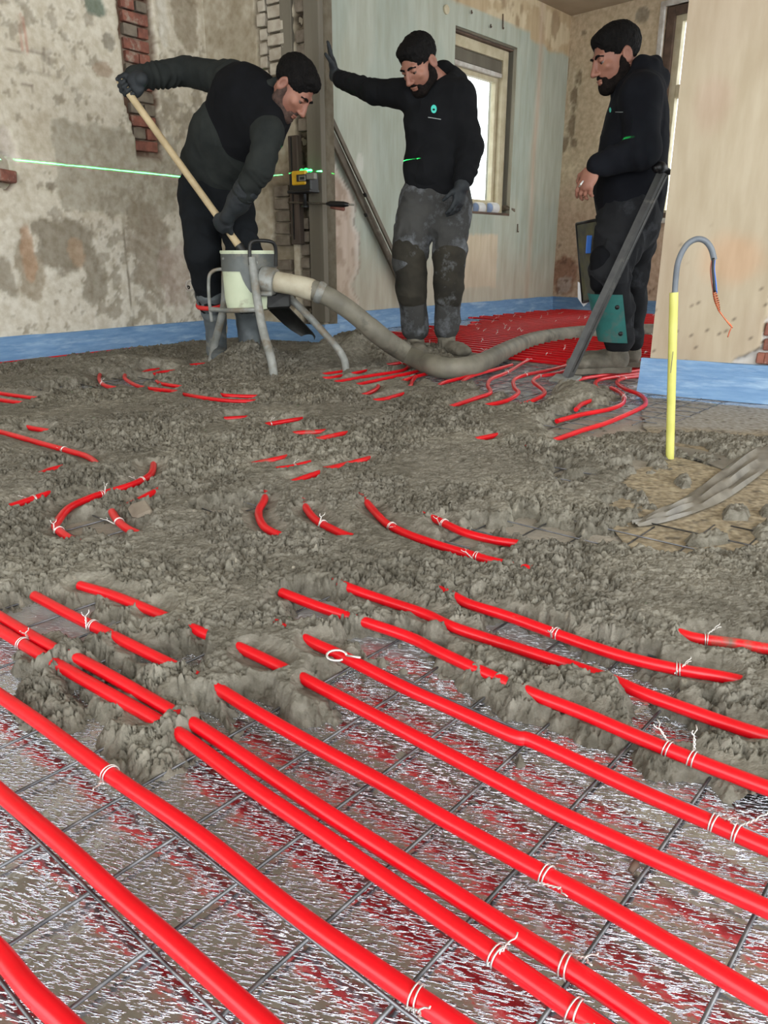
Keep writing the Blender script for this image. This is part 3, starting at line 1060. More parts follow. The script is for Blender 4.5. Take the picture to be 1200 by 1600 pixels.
def strip(name, W, u0, u1, off=0.012, seed=0, endcap=True):
    n = max(6, int((u1 - u0) / 0.04))
    hs = np.array([0.0, 0.03, 0.06, 0.09, 0.12, STRIP_H])
    V = []
    for i in range(n + 1):
        u = u0 + (u1 - u0) * i / n
        for j, h in enumerate(hs):
            w = (fbm2(np.array([u * 6 + j]), np.array([h * 25]), seed, 3)[0] - 0.5) * 0.018
            o = off + w + (0.03 * (1 - h / STRIP_H) ** 3)
            hh = h + (vn2(np.array([u * 5]), np.array([0.3]), seed + 5)[0] - 0.5) * 0.012 * (h > 0.1)
            V.append(tuple(W.p(u, hh, o)))
    F = [tuple(f) for f in grid_faces(n + 1, len(hs))]
    # thickness
    k = len(V)
    V += [tuple(W.p(u0 + (u1 - u0) * i / n, STRIP_H, -0.004)) for i in range(n + 1)]
    F += [(i * 6 + 5, (i + 1) * 6 + 5, k + i + 1, k + i) for i in range(n)]
    mb = MB()
    mb.add(V, F)
    return tag(mb.build(name, 'blue', None, True, 40), kind='structure')


strip('baseboard_left', WL, -4.5, 1.68, seed=1)
strip('baseboard_stub', WS, 0.05, 0.935, seed=2)
strip('baseboard_window', WW, 0.02, WW_LEN, seed=3)
strip('baseboard_back', WB, 0.0, 3.6, seed=4)
strip('baseboard_right', WR, 0.0, 2.4, 0.02, seed=5)
# returns round the wall ends
WSe = Wall((WS.p(0.92, 0).x, WS.p(0.92, 0).y), (WS.p(0.92, 0, -0.14).x, WS.p(0.92, 0, -0.14).y))
strip('baseboard_stub_end', WSe, -0.01, 0.15, seed=6)


# ------------------------------------------------------------------ windows
def frame_ring(mb, W, u0, u1, z0, z1, w, o, th, bev=0.003, wt=None, wb=None):
    wt = wt or w
    wb = wb or w
    R = W.rot()
    mb.box(W.p(u0 + w / 2, (z0 + z1) / 2, o), (w, th, z1 - z0), R, bevel=bev)
    mb.box(W.p(u1 - w / 2, (z0 + z1) / 2, o), (w, th, z1 - z0), R, bevel=bev)
    mb.box(W.p((u0 + u1) / 2, z1 - wt / 2, o), (u1 - u0 - 2 * w, th, wt), R, bevel=bev)
    mb.box(W.p((u0 + u1) / 2, z0 + wb / 2, o), (u1 - u0 - 2 * w, th, wb), R, bevel=bev)


def pane(W, u0, u1, z0, z1, o, parent):
    mb = MB()
    mb.box(W.p((u0 + u1) / 2, (z0 + z1) / 2, o), (u1 - u0, 0.006, z1 - z0), W.rot())
    return mb.build('pane', 'glass', parent)


a, b, c, d = W1
win = tag(empty('window_1', WW.p((a + b) / 2, c, -0.12)), kind='structure')
mb = MB()
frame_ring(mb, WW, a - 0.13, b - 0.03, c + 0.02, d - 0.022, 0.085, -0.11, 0.07)
fr = mb.build('window_frame', 'wood_frame', win)
mb = MB()
frame_ring(mb, WW, a - 0.06, b - 0.115, c + 0.10, d - 0.245, 0.040, -0.15, 0.05)
mb.build('sash', 'wood_frame', fr)
mb = MB()
mb.box(WW.p((a + b) / 2, d - 0.012, -0.09), (b - a - 0.02, 0.10, 0.018), WW.rot(), bevel=0.003)
mb.build('lintel_batten', 'wood_brown', win)
mb = MB()
mb.box(WW.p((a + b) / 2 - 0.02, d - 0.160, -0.12), (b - a - 0.19, 0.06, 0.095), WW.rot(), bevel=0.004)
mb.build('ventilation_bar', 'wood_grey', win)
mb = MB()
mb.box(WW.p((a + b) / 2 - 0.02, d - 0.228, -0.12), (b - a - 0.19, 0.07, 0.035), WW.rot(), bevel=0.004)
mb.build('sash_bar', 'wood_white', win)
mb = MB()
mb.box(WW.p(b - 0.018, (c + d) / 2, -0.15), (0.03, 0.06, d - c - 0.04), WW.rot())
mb.build('dark_joint', 'dark', win)
mb = MB()
mb.box(WW.p((a + b) / 2, c + 0.012, -0.10), (b - a - 0.01, 0.19, 0.022), WW.rot(), jitter=0.003, bevel=0.004)
mb.build('window_sill', 'wood_brown', win)
pane(WW, a - 0.03, b - 0.13, c + 0.12, d - 0.27, -0.155, fr)

a, b, c, d = W2
win = tag(empty('window_2', WB.p((a + b) / 2, c, -0.12)), kind='structure')
mb = MB()
frame_ring(mb, WB, a - 0.03, b + 0.03, c, d + 0.03, 0.045, 0.006, 0.03)
mb.build('architrave', 'wood_white', win)
mb = MB()
frame_ring(mb, WB, a + 0.01, b - 0.01, c + 0.02, d - 0.01, 0.075, -0.09, 0.09)
mb.build('window_frame', 'wood_brown', win)
mb = MB()
frame_ring(mb, WB, a + 0.08, b - 0.08, c + 0.05, d - 0.07, 0.07, -0.11, 0.06)
_, zt = WB.px(1050, 141)
mb.box(WB.p((a + b) / 2, zt, -0.11), (b - a - 0.3, 0.07, 0.11), WB.rot(), bevel=0.004)
fr = mb.build('sash', 'wood_frame', win)
pane(WB, a + 0.14, b - 0.14, zt + 0.05, d - 0.13, -0.115, fr)
pane(WB, a + 0.14, b - 0.14, c + 0.11, zt - 0.05, -0.115, fr)
mb = MB()
mb.box(WB.p((a + b) / 2, c + 0.012, -0.03), (b - a + 0.06, 0.16, 0.03), WB.rot(), bevel=0.004)
mb.build('window_sill', 'wood_white', win)

# ================================================================== FLOOR BUILD-UP
Xf, Yf = np.meshgrid(np.linspace(-3.4, 3.6, 500), np.linspace(-0.4, 9.4, 600))
# fold in the foil at the lower left of the picture
c1 = fl(60, 1400)
fold = np.exp(-(((Xf - c1.x) * 0.76 + (Yf - c1.y) * 0.65) / 0.10) ** 2 - (((Xf - c1.x) * -0.65 + (Yf - c1.y) * 0.76) / 0.045) ** 2)
Zf = (fbm2(Xf * 3, Yf * 3, 201, 4) - 0.5) * 0.004 - 0.002 + fold * (fbm2(Xf * 22, Yf * 22, 202, 3) - 0.4) * 0.022
dust = sst(0.5, 0.62, fbm2(Xf * 5, Yf * 5, 203, 5)) * sst(0.9, 1.5, Yf) * 0.8
near = sst(1.0, 1.4, Yf) * sst(3.2, 2.6, Yf)
dust = np.clip(np.maximum(dust, near * 0.85), 0, 1)
ff = np_mesh('floor_foil', np.stack([Xf, Yf, Zf], -1).reshape(-1, 3), grid_faces(600, 500), 'foil', None, True, np.repeat(dust.reshape(-1, 1), 3, 1))
tag(ff, kind='structure')

# wrinkled film along the foil fold
# ---- dusty grey sheet floor on the right
poly_px = [(1000, 622), (1045, 624), (1200, 640), (1420, 668), (1420, 1060), (1190, 930), (1060, 880), (930, 870), (880, 850), (930, 815), (975, 760), (985, 742), (1035, 722), (1010, 690)]
PG = [fl(x, y) for x, y in poly_px]
Xs, Ys = np.meshgrid(np.linspace(0.5, 3.0, 330), np.linspace(1.2, 3.6, 330))
sd = poly_sd(Xs, Ys, PG) + (vn2(Xs * 25, Ys * 25, 210) - 0.5) * 0.02
Zs = 0.003 + (fbm2(Xs * 10, Ys * 10, 211, 4) - 0.5) * 0.002
Cs = np.ones(Xs.shape + (3,)) * np.array(lin((150, 148, 142)))
gritty = sst(2.65, 2.45, Ys + (fbm2(Xs * 4, Ys * 4, 212, 3) - 0.5) * 0.3)
Cs = mixc(Cs, (150, 139, 117), gritty)
sp = fbm2(Xs * 120, Ys * 120, 213, 2)
Cs = mixc(Cs, (118, 108, 90), gritty * sst(0.55, 0.65, sp) * 0.8)
Cs = mixc(Cs, (176, 165, 140), gritty * sst(0.42, 0.34, sp) * 0.5)
Cs = mixc(Cs, (84, 78, 68), sst(0.70, 0.74, fbm2(Xs * 40, Ys * 40, 214, 3)) * 0.8)
keep = (sd[:-1, :-1] > 0) & (sd[1:, 1:] > 0)
o = np_mesh('floor_sheet', np.stack([Xs, Ys, Zs], -1).reshape(-1, 3), grid_faces(330, 330, keep), 'sheet_floor', None, True, Cs.reshape(-1, 3))
tag(o, kind='structure')

# ------------------------------------------------------------------ reinforcing mesh
A0 = math.radians(139.6)
eP = Vector((math.cos(A0), math.sin(A0), 0))       # along the pipes
eN = Vector((-math.cos(A0 + math.pi / 2), -math.sin(A0 + math.pi / 2), 0))  # across the pipes
if eN.y < 0:
    eN = -eN
PITCH = 0.0965
mesh_e = tag(empty('reinforcing_mesh', (0, 1, 0)), 'grey welded steel wire mesh lying on the foil under the red pipes', 'wire mesh')
# end line of the mesh on the right (from pixel 1160,628 to 1030,672)
ea, eb = fl(1160, 628), fl(1030, 672)


def clip_line(p, dirv, lo, hi, test, step=0.05):
    pts = []
    cur = None
    t = lo
    runs = []
    while t <= hi:
        q = p + dirv * t
        if test(q):
            if cur is None:
                cur = t
            last = t
        else:
            if cur is not None:
                runs.append((cur, last))
                cur = None
        t += step
    if cur is not None:
        runs.append((cur, last))
    return runs


# keep the side of the end line that is nearer the room's middle
mid_ = Vector((0.5, 3.2, 0))
_s = (mid_ - ea).cross(eb - ea).z


def in_mesh(q):
    if q.y > 2.0 and q.x > 0.7 and ((q - ea).cross(eb - ea).z) * _s < 0:
        return False
    if q.y < 0.30 or q.y > 5.6 or abs(q.x) > 0.56 * q.y + 0.25 or q.x > 2.2:
        return False
    if 1.62 < q.y < 2.65 and q.x > 0.27 * q.y + 0.05:
        return False
    for W in (WL, WR):
        s_ = (q - W.A).dot(W.n)
        u_ = (q - W.A).dot(W.d)
        if s_ < 0.05 and (W is WL or u_ > -0.05):
            return False
    if (q - WS.A).dot(WS.n) < 0.05 and (q - WS.A).dot(WS.d) < 1.0:
        return False
    return True


for k in range(-12, 60):
    off = 0.194 + PITCH * k
    p = eP * off
    for (t0, t1) in clip_line(p, eN, -1, 7, in_mesh):
        if t1 - t0 > 0.1:
            mb = MB()
            a = p + eN * t0
            b = p + eN * t1
            a.z = b.z = 0.0035
            mb.tube([a, b], 0.0020, 6)
            mb.build('wire', 'wire', mesh_e, True)
NOFF = 0.158
for k in range(-2, 60):
    off = NOFF + PITCH * k
    p = eN * off
    for (t0, t1) in clip_line(p, eP, -4, 6, in_mesh):
        if t1 - t0 > 0.1:
            mb = MB()
            a = p + eP * t0
            b = p + eP * t1
            a.z = b.z = 0.0083
            mb.tube([a, b], 0.0018, 6)
            mb.build('wire', 'wire', mesh_e, True)

# ================================================================== HEATING PIPES
PZ = 0.0205
PR = 0.0088
VIS = []          # visible runs: (list of world points)
PIPE_TIES = {}


def trace(px):
    return [fl(x, y, PZ) for x, y in px]


def tie_wire(parent, p, tdir, seed=0, twist=True, dbl=False):
    """thin wire looped over a pipe with its two ends twisted together"""
    r = random.Random(seed * 7 + 13)
    p = Vector(p)
    t = Vector(tdir).normalized()
    side_ = Vector((-t.y, t.x, 0))
    mb = MB()
    R_ = PR + 0.0016
    for j in range(2):
        pts = []
        skew = r.uniform(-0.006, 0.006)
        for i in range(13):
            a = math.pi * (-0.15 + 1.3 * i / 12)
            pts.append(p + side_ * math.cos(a) * R_ * (1.9 if dbl else 1) + Vector((0, 0, 1)) * math.sin(a) * R_ + t * (skew * (i / 12 - 0.5) + j * 0.004))
        mb.tube(pts, 0.00085, 5)
    if twist:
        e0 = p - side_ * R_ * (1.9 if dbl else 1) + Vector((0, 0, -0.002)) if r.random() < 0.5 else p + side_ * R_ * (1.9 if dbl else 1)
        dr = (t * r.uniform(-1, 1) + side_ * r.uniform(-0.6, 0.6) + Vector((0, 0, r.uniform(0.2, 0.8)))).normalized()
        for ph in (0, math.pi):
            pts = []
            for i in range(15):
                q = e0 + dr * (0.0022 * i)
                q += side_ * 0.0013 * math.cos(i * 1.4 + ph) + t * 0.0013 * math.sin(i * 1.4 + ph)
                if i > 9:
                    q += side_ * (i - 9) * 0.0016 * (1 if ph else -1)
                pts.append(q)
            mb.tube(pts, 0.0008, 5)
    return mb.build('tie_wire', 'tie', parent, True)


def pipe(px, label=None, group=None, ties=(), mat='pipe', vis=None, z=None, world=None, n=None, name='heating_pipe', dbl=False, dz=0.0):
    pts = world if world is not None else trace(px)
    sp_ = spline(pts, n or 6)
    if dz:
        sp_ = [p + Vector((0, 0, dz)) for p in sp_]
    mb = MB()
    base = Vector((sp_[len(sp_) // 2].x, sp_[len(sp_) // 2].y, 0))
    mb.tube(sp_, PR, 12)
    o = mb.build(name, mat, None, True, 60)
    tag(o, label, 'pipe', group)
    for k, (x, y) in enumerate(ties):
        q = fl(x, y, PZ)
        j = min(range(len(sp_)), key=lambda i: (sp_[i] - q).length)
        a = sp_[max(0, j - 1)]
        b = sp_[min(len(sp_) - 1, j + 1)]
        # nearest point on the run
        tt = (b - a).normalized()
        c_ = a + tt * (q - a).dot(tt)
        c_.z = sp_[j].z
        tie_wire(o, c_, tt, seed=int(x + y), dbl=dbl)
    if vis is None:
        if world is None:
            VIS.append([Vector(p) for p in sp_])
    else:
        for v in vis:
            VIS.append(spline(trace(v), 5))
    return o


# --- foreground pipes, each traced from the right / bottom to where it dives under the mortar
pipe([(-40, 1452), (0, 1490), (50, 1550), (100, 1597), (160, 1655)], 'short red pipe cutting the bottom left corner of the foil')
pipe([(-60, 1180), (0, 1238), (100, 1322), (185, 1400), (280, 1482), (400, 1588), (460, 1642)], 'second red pipe from the bottom left corner, bare on the foil')
pipe([(-60, 1045), (0, 1087), (60, 1128), (120, 1172), (183, 1218), (312, 1306), (450, 1418), (600, 1524), (720, 1606), (780, 1650)],
     'third red pipe from the bottom left corner, tied with wire left of the mortar tip', ties=[(172, 1208), (645, 1560)])
pipe([(-60, 948), (0, 985), (67, 1025), (110, 1050), (181, 1090), (235, 1120), (292, 1155), (390, 1228), (500, 1303), (640, 1400), (770, 1490), (870, 1560), (970, 1630)],
     'lower pipe of the touching red pair running through the mortar tongue', ties=[(40, 1004), (775, 1492), (895, 1580)],
     vis=[[(-60, 948), (0, 985), (67, 1025)], [(112, 1051), (150, 1072), (178, 1088)], [(205, 1104), (228, 1118)], [(290, 1154), (390, 1228), (500, 1303), (640, 1400), (870, 1560), (970, 1630)]])
pipe([(-60, 930), (0, 967), (75, 1012), (128, 1036), (190, 1070), (250, 1105), (315, 1143), (420, 1214), (530, 1288), (680, 1384), (810, 1468), (930, 1546), (1040, 1622)],
     'upper pipe of the touching red pair running through the mortar tongue', ties=[(880, 1512)], mat='pipe', dz=0.004,
     vis=[[(-60, 930), (0, 967), (75, 1012)], [(140, 1043), (185, 1067)], [(315, 1143), (420, 1214), (530, 1288), (680, 1384), (930, 1546), (1040, 1622)]])
pipe([(54, 931), (108, 960), (167, 989), (233, 1022), (290, 1050), (340, 1076), (400, 1113), (500, 1170), (613, 1232), (700, 1283), (850, 1366), (933, 1410), (1080, 1496), (1200, 1568), (1280, 1616)],
     'red pipe emerging at the left, under mortar, then long and bare to the lower right', ties=[(145, 978), (853, 1364)],
     vis=[[(54, 931), (108, 960), (163, 987)], [(198, 1005), (212, 1012)], [(235, 1023), (262, 1036)], [(388, 1106), (400, 1113), (500, 1170), (613, 1232), (850, 1366), (1200, 1568)]])
pipe([(125, 915), (175, 930), (237, 955), (300, 982), (387, 1018), (473, 1060), (573, 1112), (667, 1162), (780, 1222), (867, 1268), (1033, 1346), (1171, 1408), (1290, 1462)],
     'red pipe whose left half shows only as dusty spots in the mortar', mat='pipe',
     vis=[[(128, 917), (146, 922)], [(180, 932), (192, 940)], [(237, 955), (243, 957)], [(390, 1020), (430, 1040)], [(484, 1066), (573, 1112), (667, 1162), (867, 1268), (1200, 1420)]])
pipe([(430, 975), (483, 1002), (540, 1028), (633, 1075), (700, 1105), (800, 1150), (837, 1160), (992, 1233), (1117, 1288), (1200, 1325), (1300, 1365)],
     'red pipe starting at the silver clip in the mortar and leaving at the right edge', ties=[(1112, 1286), (1147, 1302)],
     vis=[[(536, 1026), (633, 1075), (700, 1105), (837, 1160), (992, 1233), (1200, 1325)], [(500, 1010), (515, 1017)]])
pipe([(440, 926), (503, 950), (570, 972), (640, 996), (693, 1022), (780, 1062), (846, 1090), (908, 1114), (992, 1150), (1075, 1184), (1200, 1232), (1300, 1268)],
     'red pipe with two tied wires near the right edge, above the long bare ones', ties=[(1042, 1170), (1080, 1186)],
     vis=[[(442, 927), (503, 950)], [(630, 990), (642, 996)], [(676, 1014), (690, 1024)], [(848, 1091), (908, 1114), (992, 1150), (1200, 1232)]])
pipe([(500, 900), (557, 923), (600, 938), (665, 960), (708, 980), (792, 1008), (879, 1036), (958, 1064), (1000, 1082), (1054, 1102), (1138, 1132), (1200, 1152), (1280, 1175)],
     'red pipe broken into five short pieces by mortar right of the centre',
     vis=[[(562, 925), (600, 938), (636, 948)], [(664, 961), (672, 964)], [(710, 981), (792, 1008), (876, 1035)], [(1000, 1082), (1054, 1102), (1096, 1117)], [(1128, 1129), (1168, 1142)]])
pipe([(667, 915), (703, 929), (733, 944), (796, 964), (875, 993), (967, 1024), (1054, 1045), (1133, 1059), (1230, 1082)],
     'topmost long bare red pipe of the front rows, tied twice', ties=[(867, 991), (1056, 1045)],
     vis=[[(725, 940), (796, 964), (875, 993), (967, 1024), (1054, 1045), (1130, 1058)]])
pipe([(1060, 990), (1090, 998), (1150, 1006), (1200, 1014), (1280, 1022)], 'red pipe end peeping from the mortar at the right edge', mat='pipe_dusty', ties=[(1100, 999)],
     vis=[[(1088, 998), (1140, 1005)], [(1184, 1012), (1220, 1016)]])

# --- short visible runs in the middle of the mortar
MID = [
    ([(560, 770), (577, 790), (590, 805), (608, 821), (637, 835), (667, 846), (704, 858), (742, 869), (773, 878), (840, 892)], 'curved red pipe arching out of the mortar just right of centre, tied twice', [(612, 823), (745, 869)], [[(577, 790), (590, 805), (637, 835), (704, 858), (773, 878)]]),
    ([(660, 805), (683, 813), (725, 832), (771, 844), (810, 850)], 'straight red pipe with a bent wire at its left end, mid right', [(694, 818)], [[(683, 813), (725, 832), (768, 843)]]),
    ([(470, 775), (479, 795), (494, 813), (517, 826), (544, 838), (590, 850)], 'short bent red pipe just left of centre', [(502, 820)], [[(480, 796), (494, 813), (517, 826), (542, 837)]]),
    ([(415, 770), (413, 782), (404, 800), (411, 821), (433, 835), (480, 850)], 'thin red arc of pipe left of the short bent one', [], [[(414, 781), (404, 800), (411, 821), (430, 833)]]),
    ([(380, 730), (400, 725), (442, 716), (480, 706)], 'dusty stub of red pipe left of the wire knot', [], [[(400, 725), (440, 716)]]),
    ([(420, 738), (433, 734), (454, 731), (479, 725), (510, 718)], 'red pipe stub under the white wire knot', [(458, 730)], [[(434, 734), (477, 725)]]),
    ([(430, 765), (454, 755), (494, 741), (530, 730)], 'bright stub of red pipe below the wire knot', [], [[(456, 754), (492, 742)]]),
    ([(400, 668), (421, 663), (471, 655), (500, 651)], 'red pipe stub with a wire at its left end behind the centre', [(421, 663)], [[(421, 663), (468, 656)]]),
    ([(450, 680), (467, 677), (500, 675), (530, 670)], 'dark dusty pipe stub above the centre', [], [[(470, 677), (498, 675)]]),
    ([(480, 692), (500, 686), (537, 678), (560, 674)], 'small red pipe stub right of the dark one', [], [[(502, 685), (535, 678)]]),
    ([(270, 612), (300, 619), (350, 626), (396, 627), (440, 622)], 'long red pipe in front of the machine foot', [], [[(290, 617), (350, 626), (396, 627)]]),
    ([(330, 612), (350, 618), (404, 620), (450, 618)], 'red pipe lying just behind the long one by the machine foot', [], [[(350, 618), (402, 620)]]),
    ([(500, 735), (517, 732), (562, 721), (580, 716)], 'faint dusty red pipe right of the wire knot', [], [[(519, 732), (523, 731)], [(556, 722), (566, 720)]]),
    ([(350, 655), (382, 653), (410, 652)], 'tiny red spot of pipe left of the centre', [], [[(362, 654), (378, 653)]]),
    ([(730, 690), (767, 682), (800, 676)], 'small red pipe spot in the mortar behind the right centre', [], [[(752, 685), (767, 682)]]),
    ([(570, 628), (600, 624), (625, 617), (650, 612)], 'red pipe piece between the hose and the centre', [], [[(592, 625), (606, 622)], [(612, 620), (626, 617)]]),
    ([(-30, 668), (4, 676), (33, 684), (75, 696), (108, 705), (137, 714), (154, 728), (158, 745)], 'long red pipe at the left edge bending down into the mortar', [(100, 703)], [[(-10, 674), (4, 676), (75, 696), (137, 714), (153, 726)]]),
    ([(20, 663), (48, 669), (77, 674), (110, 680)], 'small red pipe behind the long one at the left edge', [], [[(49, 669), (76, 674)]]),
    ([(-30, 608), (2, 615), (67, 624), (110, 628)], 'upper of two red pipes at the left edge by the wall', [], [[(-10, 613), (2, 615), (67, 624)]]),
    ([(-30, 620), (0, 625), (42, 631), (80, 636)], 'lower of two red pipes at the left edge by the wall', [], [[(-10, 624), (0, 625), (40, 631)]]),
    ([(238, 712), (240, 724), (235, 742), (208, 757), (167, 770), (142, 778), (108, 794), (90, 815), (84, 825)], 'large red bend of pipe in the left half, tied twice', [(222, 751), (158, 772)], [[(238, 728), (235, 742), (208, 757), (167, 770), (142, 778), (108, 794), (91, 813)]]),
    ([(84, 822), (90, 828), (110, 842), (140, 852)], 'short red pipe below the large bend', [(92, 830)], [[(91, 829), (108, 841)]]),
    ([(-10, 800), (23, 790), (67, 775), (100, 765)], 'red pipe stub near the left edge with a wire', [(50, 780)], [[(24, 790), (66, 775)]]),
    ([(190, 795), (212, 785), (233, 774), (250, 765)], 'short red pipe beside the flat grey stone', [], [[(214, 784), (232, 775)]]),
    ([(175, 800), (185, 815), (202, 828), (230, 840)], 'red pipe stub at the white foil hole on the left', [(186, 816)], [[(186, 815), (201, 827)]]),
    ([(40, 750), (65, 741), (79, 735), (110, 728)], 'tiny red pipe spot in the left mortar', [], [[(66, 741), (78, 736)]]),
    ([(158, 580), (155, 592), (163, 602), (183, 607), (215, 612), (250, 614)], 'thin red pipe bend on the left behind the front mortar', [(160, 600)], [[(157, 586), (155, 592), (163, 602), (183, 607)]]),
    ([(196, 584), (195, 591), (208, 600), (225, 606), (258, 610), (290, 614)], 'second thin red pipe bend beside the left white foil gap', [], [[(195, 591), (208, 600), (225, 606)], [(236, 607), (280, 613)]]),
    ([(220, 585), (229, 580), (244, 578), (260, 575)], 'small red pipe spot left of the machine, furthest left', [], [[(230, 580), (243, 578)]]),
    ([(240, 585), (251, 582), (271, 580), (290, 578)], 'small red pipe spot left of the machine, brightest', [], [[(252, 582), (270, 580)]]),
    ([(245, 596), (254, 600), (285, 605), (310, 608)], 'small straight red pipe left of the machine foot', [], [[(256, 600), (284, 605)]]),
    ([(290, 572), (305, 570), (321, 569), (340, 567)], 'red pipe spot beside the boot', [], [[(306, 570), (320, 569)]]),
]
for px, lab, ties, vis in MID:
    pipe(px, lab, ties=ties, vis=vis, mat='pipe_dusty' if 'dusty' in lab or 'dark' in lab or 'faint' in lab else 'pipe')

# --- loops at the transition to the dense field
LOOPS = [
    ([(830, 562), (817, 567), (792, 582), (768, 592), (762, 602), (766, 614), (742, 623), (700, 637), (670, 646)], [[(817, 567), (792, 582), (768, 592), (762, 602), (766, 614), (742, 623), (703, 636)]], 'first S-shaped red pipe loop from the right end of the hose bend'),
    ([(890, 570), (860, 578), (821, 586), (803, 594), (804, 606), (810, 614), (792, 626), (758, 634), (730, 640)], [[(880, 572), (821, 586), (803, 594), (804, 606), (810, 614), (792, 626), (760, 633)]], 'second S-shaped red pipe loop from the hose bend'),
    ([(900, 574), (867, 584), (842, 588), (833, 596), (846, 607), (851, 615), (837, 624), (810, 634)], [[(890, 577), (842, 588), (833, 596), (846, 607), (851, 615), (838, 623)]], 'third S-shaped red pipe loop, left of the levelling tool'),
    ([(800, 570), (779, 576), (742, 586), (725, 594), (722, 604)], [[(795, 571), (779, 576), (742, 586), (724, 595)]], 'short red pipe bend directly below the hose bend'),
    ([(1020, 576), (992, 580), (933, 588), (906, 593), (899, 602), (905, 612)], [[(1005, 579), (933, 588), (906, 593), (900, 600)]], 'red pipe bend nearest behind the tool plate'),
    ([(1020, 581), (992, 585), (954, 590), (933, 595), (931, 604), (940, 612)], [[(1005, 583), (954, 590), (934, 595), (931, 603)]], 'red pipe bend between the tool plate and the blue strip'),
    ([(1020, 585), (996, 588), (975, 591), (964, 597), (975, 607), (1000, 617), (1009, 628), (1000, 638), (950, 660), (908, 673), (860, 690), (820, 700)], [[(996, 588), (975, 591), (964, 597), (975, 607), (1000, 617), (1009, 628), (1000, 638), (950, 660), (908, 673), (862, 688)]], 'large red pipe loop nearest the end of the right wall'),
    ([(955, 606), (970, 614), (975, 622), (971, 632), (950, 640), (908, 648), (870, 658)], [[(970, 614), (975, 622), (971, 632), (950, 640), (908, 648), (885, 654)]], 'inner red pipe loop beside the large one by the right wall'),
    ([(900, 640), (908, 632), (921, 627), (935, 622)], [[(910, 631), (920, 628)]], 'tiny red pipe piece in the mortar below the tool plate'),
    ([(590, 572), (607, 570), (630, 567), (639, 572), (625, 580), (575, 588), (520, 598), (495, 602)], [[(609, 570), (630, 567), (639, 572), (625, 580), (575, 588), (522, 597)]], 'red pipe loop in front of the heap, nearest the machine foot'),
    ([(690, 566), (700, 570), (673, 574), (650, 581), (600, 592), (555, 602), (535, 606)], [[(697, 571), (673, 574), (650, 581), (600, 592), (558, 601)]], 'red pipe loop under the hose left of the shoe'),
    ([(720, 574), (695, 578), (655, 587), (630, 595)], [[(700, 577), (656, 587)]], 'short red pipe under the lowest part of the hose'),
    ([(495, 588), (507, 585), (533, 581), (550, 578)], [[(509, 584), (532, 581)]], 'red pipe stub left of the machine foot in the heap'),
    ([(500, 592), (520, 590), (570, 580), (590, 576)], [[(511, 591), (530, 588)], [(556, 583), (568, 580)]], 'red pipe passing under the right foot of the machine'),
    ([(592, 600), (588, 608), (572, 616), (555, 620)], [[(588, 604), (585, 610), (572, 616)]], 'tiny hooked red pipe in the mortar below the hose'),
    ([(650, 588), (644, 596), (640, 604), (620, 610)], [[(645, 594), (640, 603)]], 'small dusty red pipe hook right of the hooked one'),
    ([(735, 588), (700, 596), (686, 602), (683, 612)], [[(722, 591), (700, 596), (688, 601)]], 'thin red pipe bend on the bare foil under the hose'),
]
for px, vis, lab in LOOPS:
    pipe(px, lab, vis=vis, mat='pipe', ties=[px[2]] if len(px) > 6 else ())

# --- red pipe along the left wall, at the foot of the blue strip
pts = [WL.p(u, PZ, 0.06) for u in (-0.6, -0.2, 0.1, 0.35, 0.6, 0.9)]
o = pipe(None, 'red pipe running along the left wall at the foot of the blue strip', world=pts, n=3)
VIS.append(pts[:5])

# --- dense field of straight pipes in the back of the room
GF = 'parallel red pipes filling the back of the room'


def u_on(W, q):
    return (q - W.A).dot(W.d)


def sidew(W, q):
    return (q - W.A).dot(W.n)


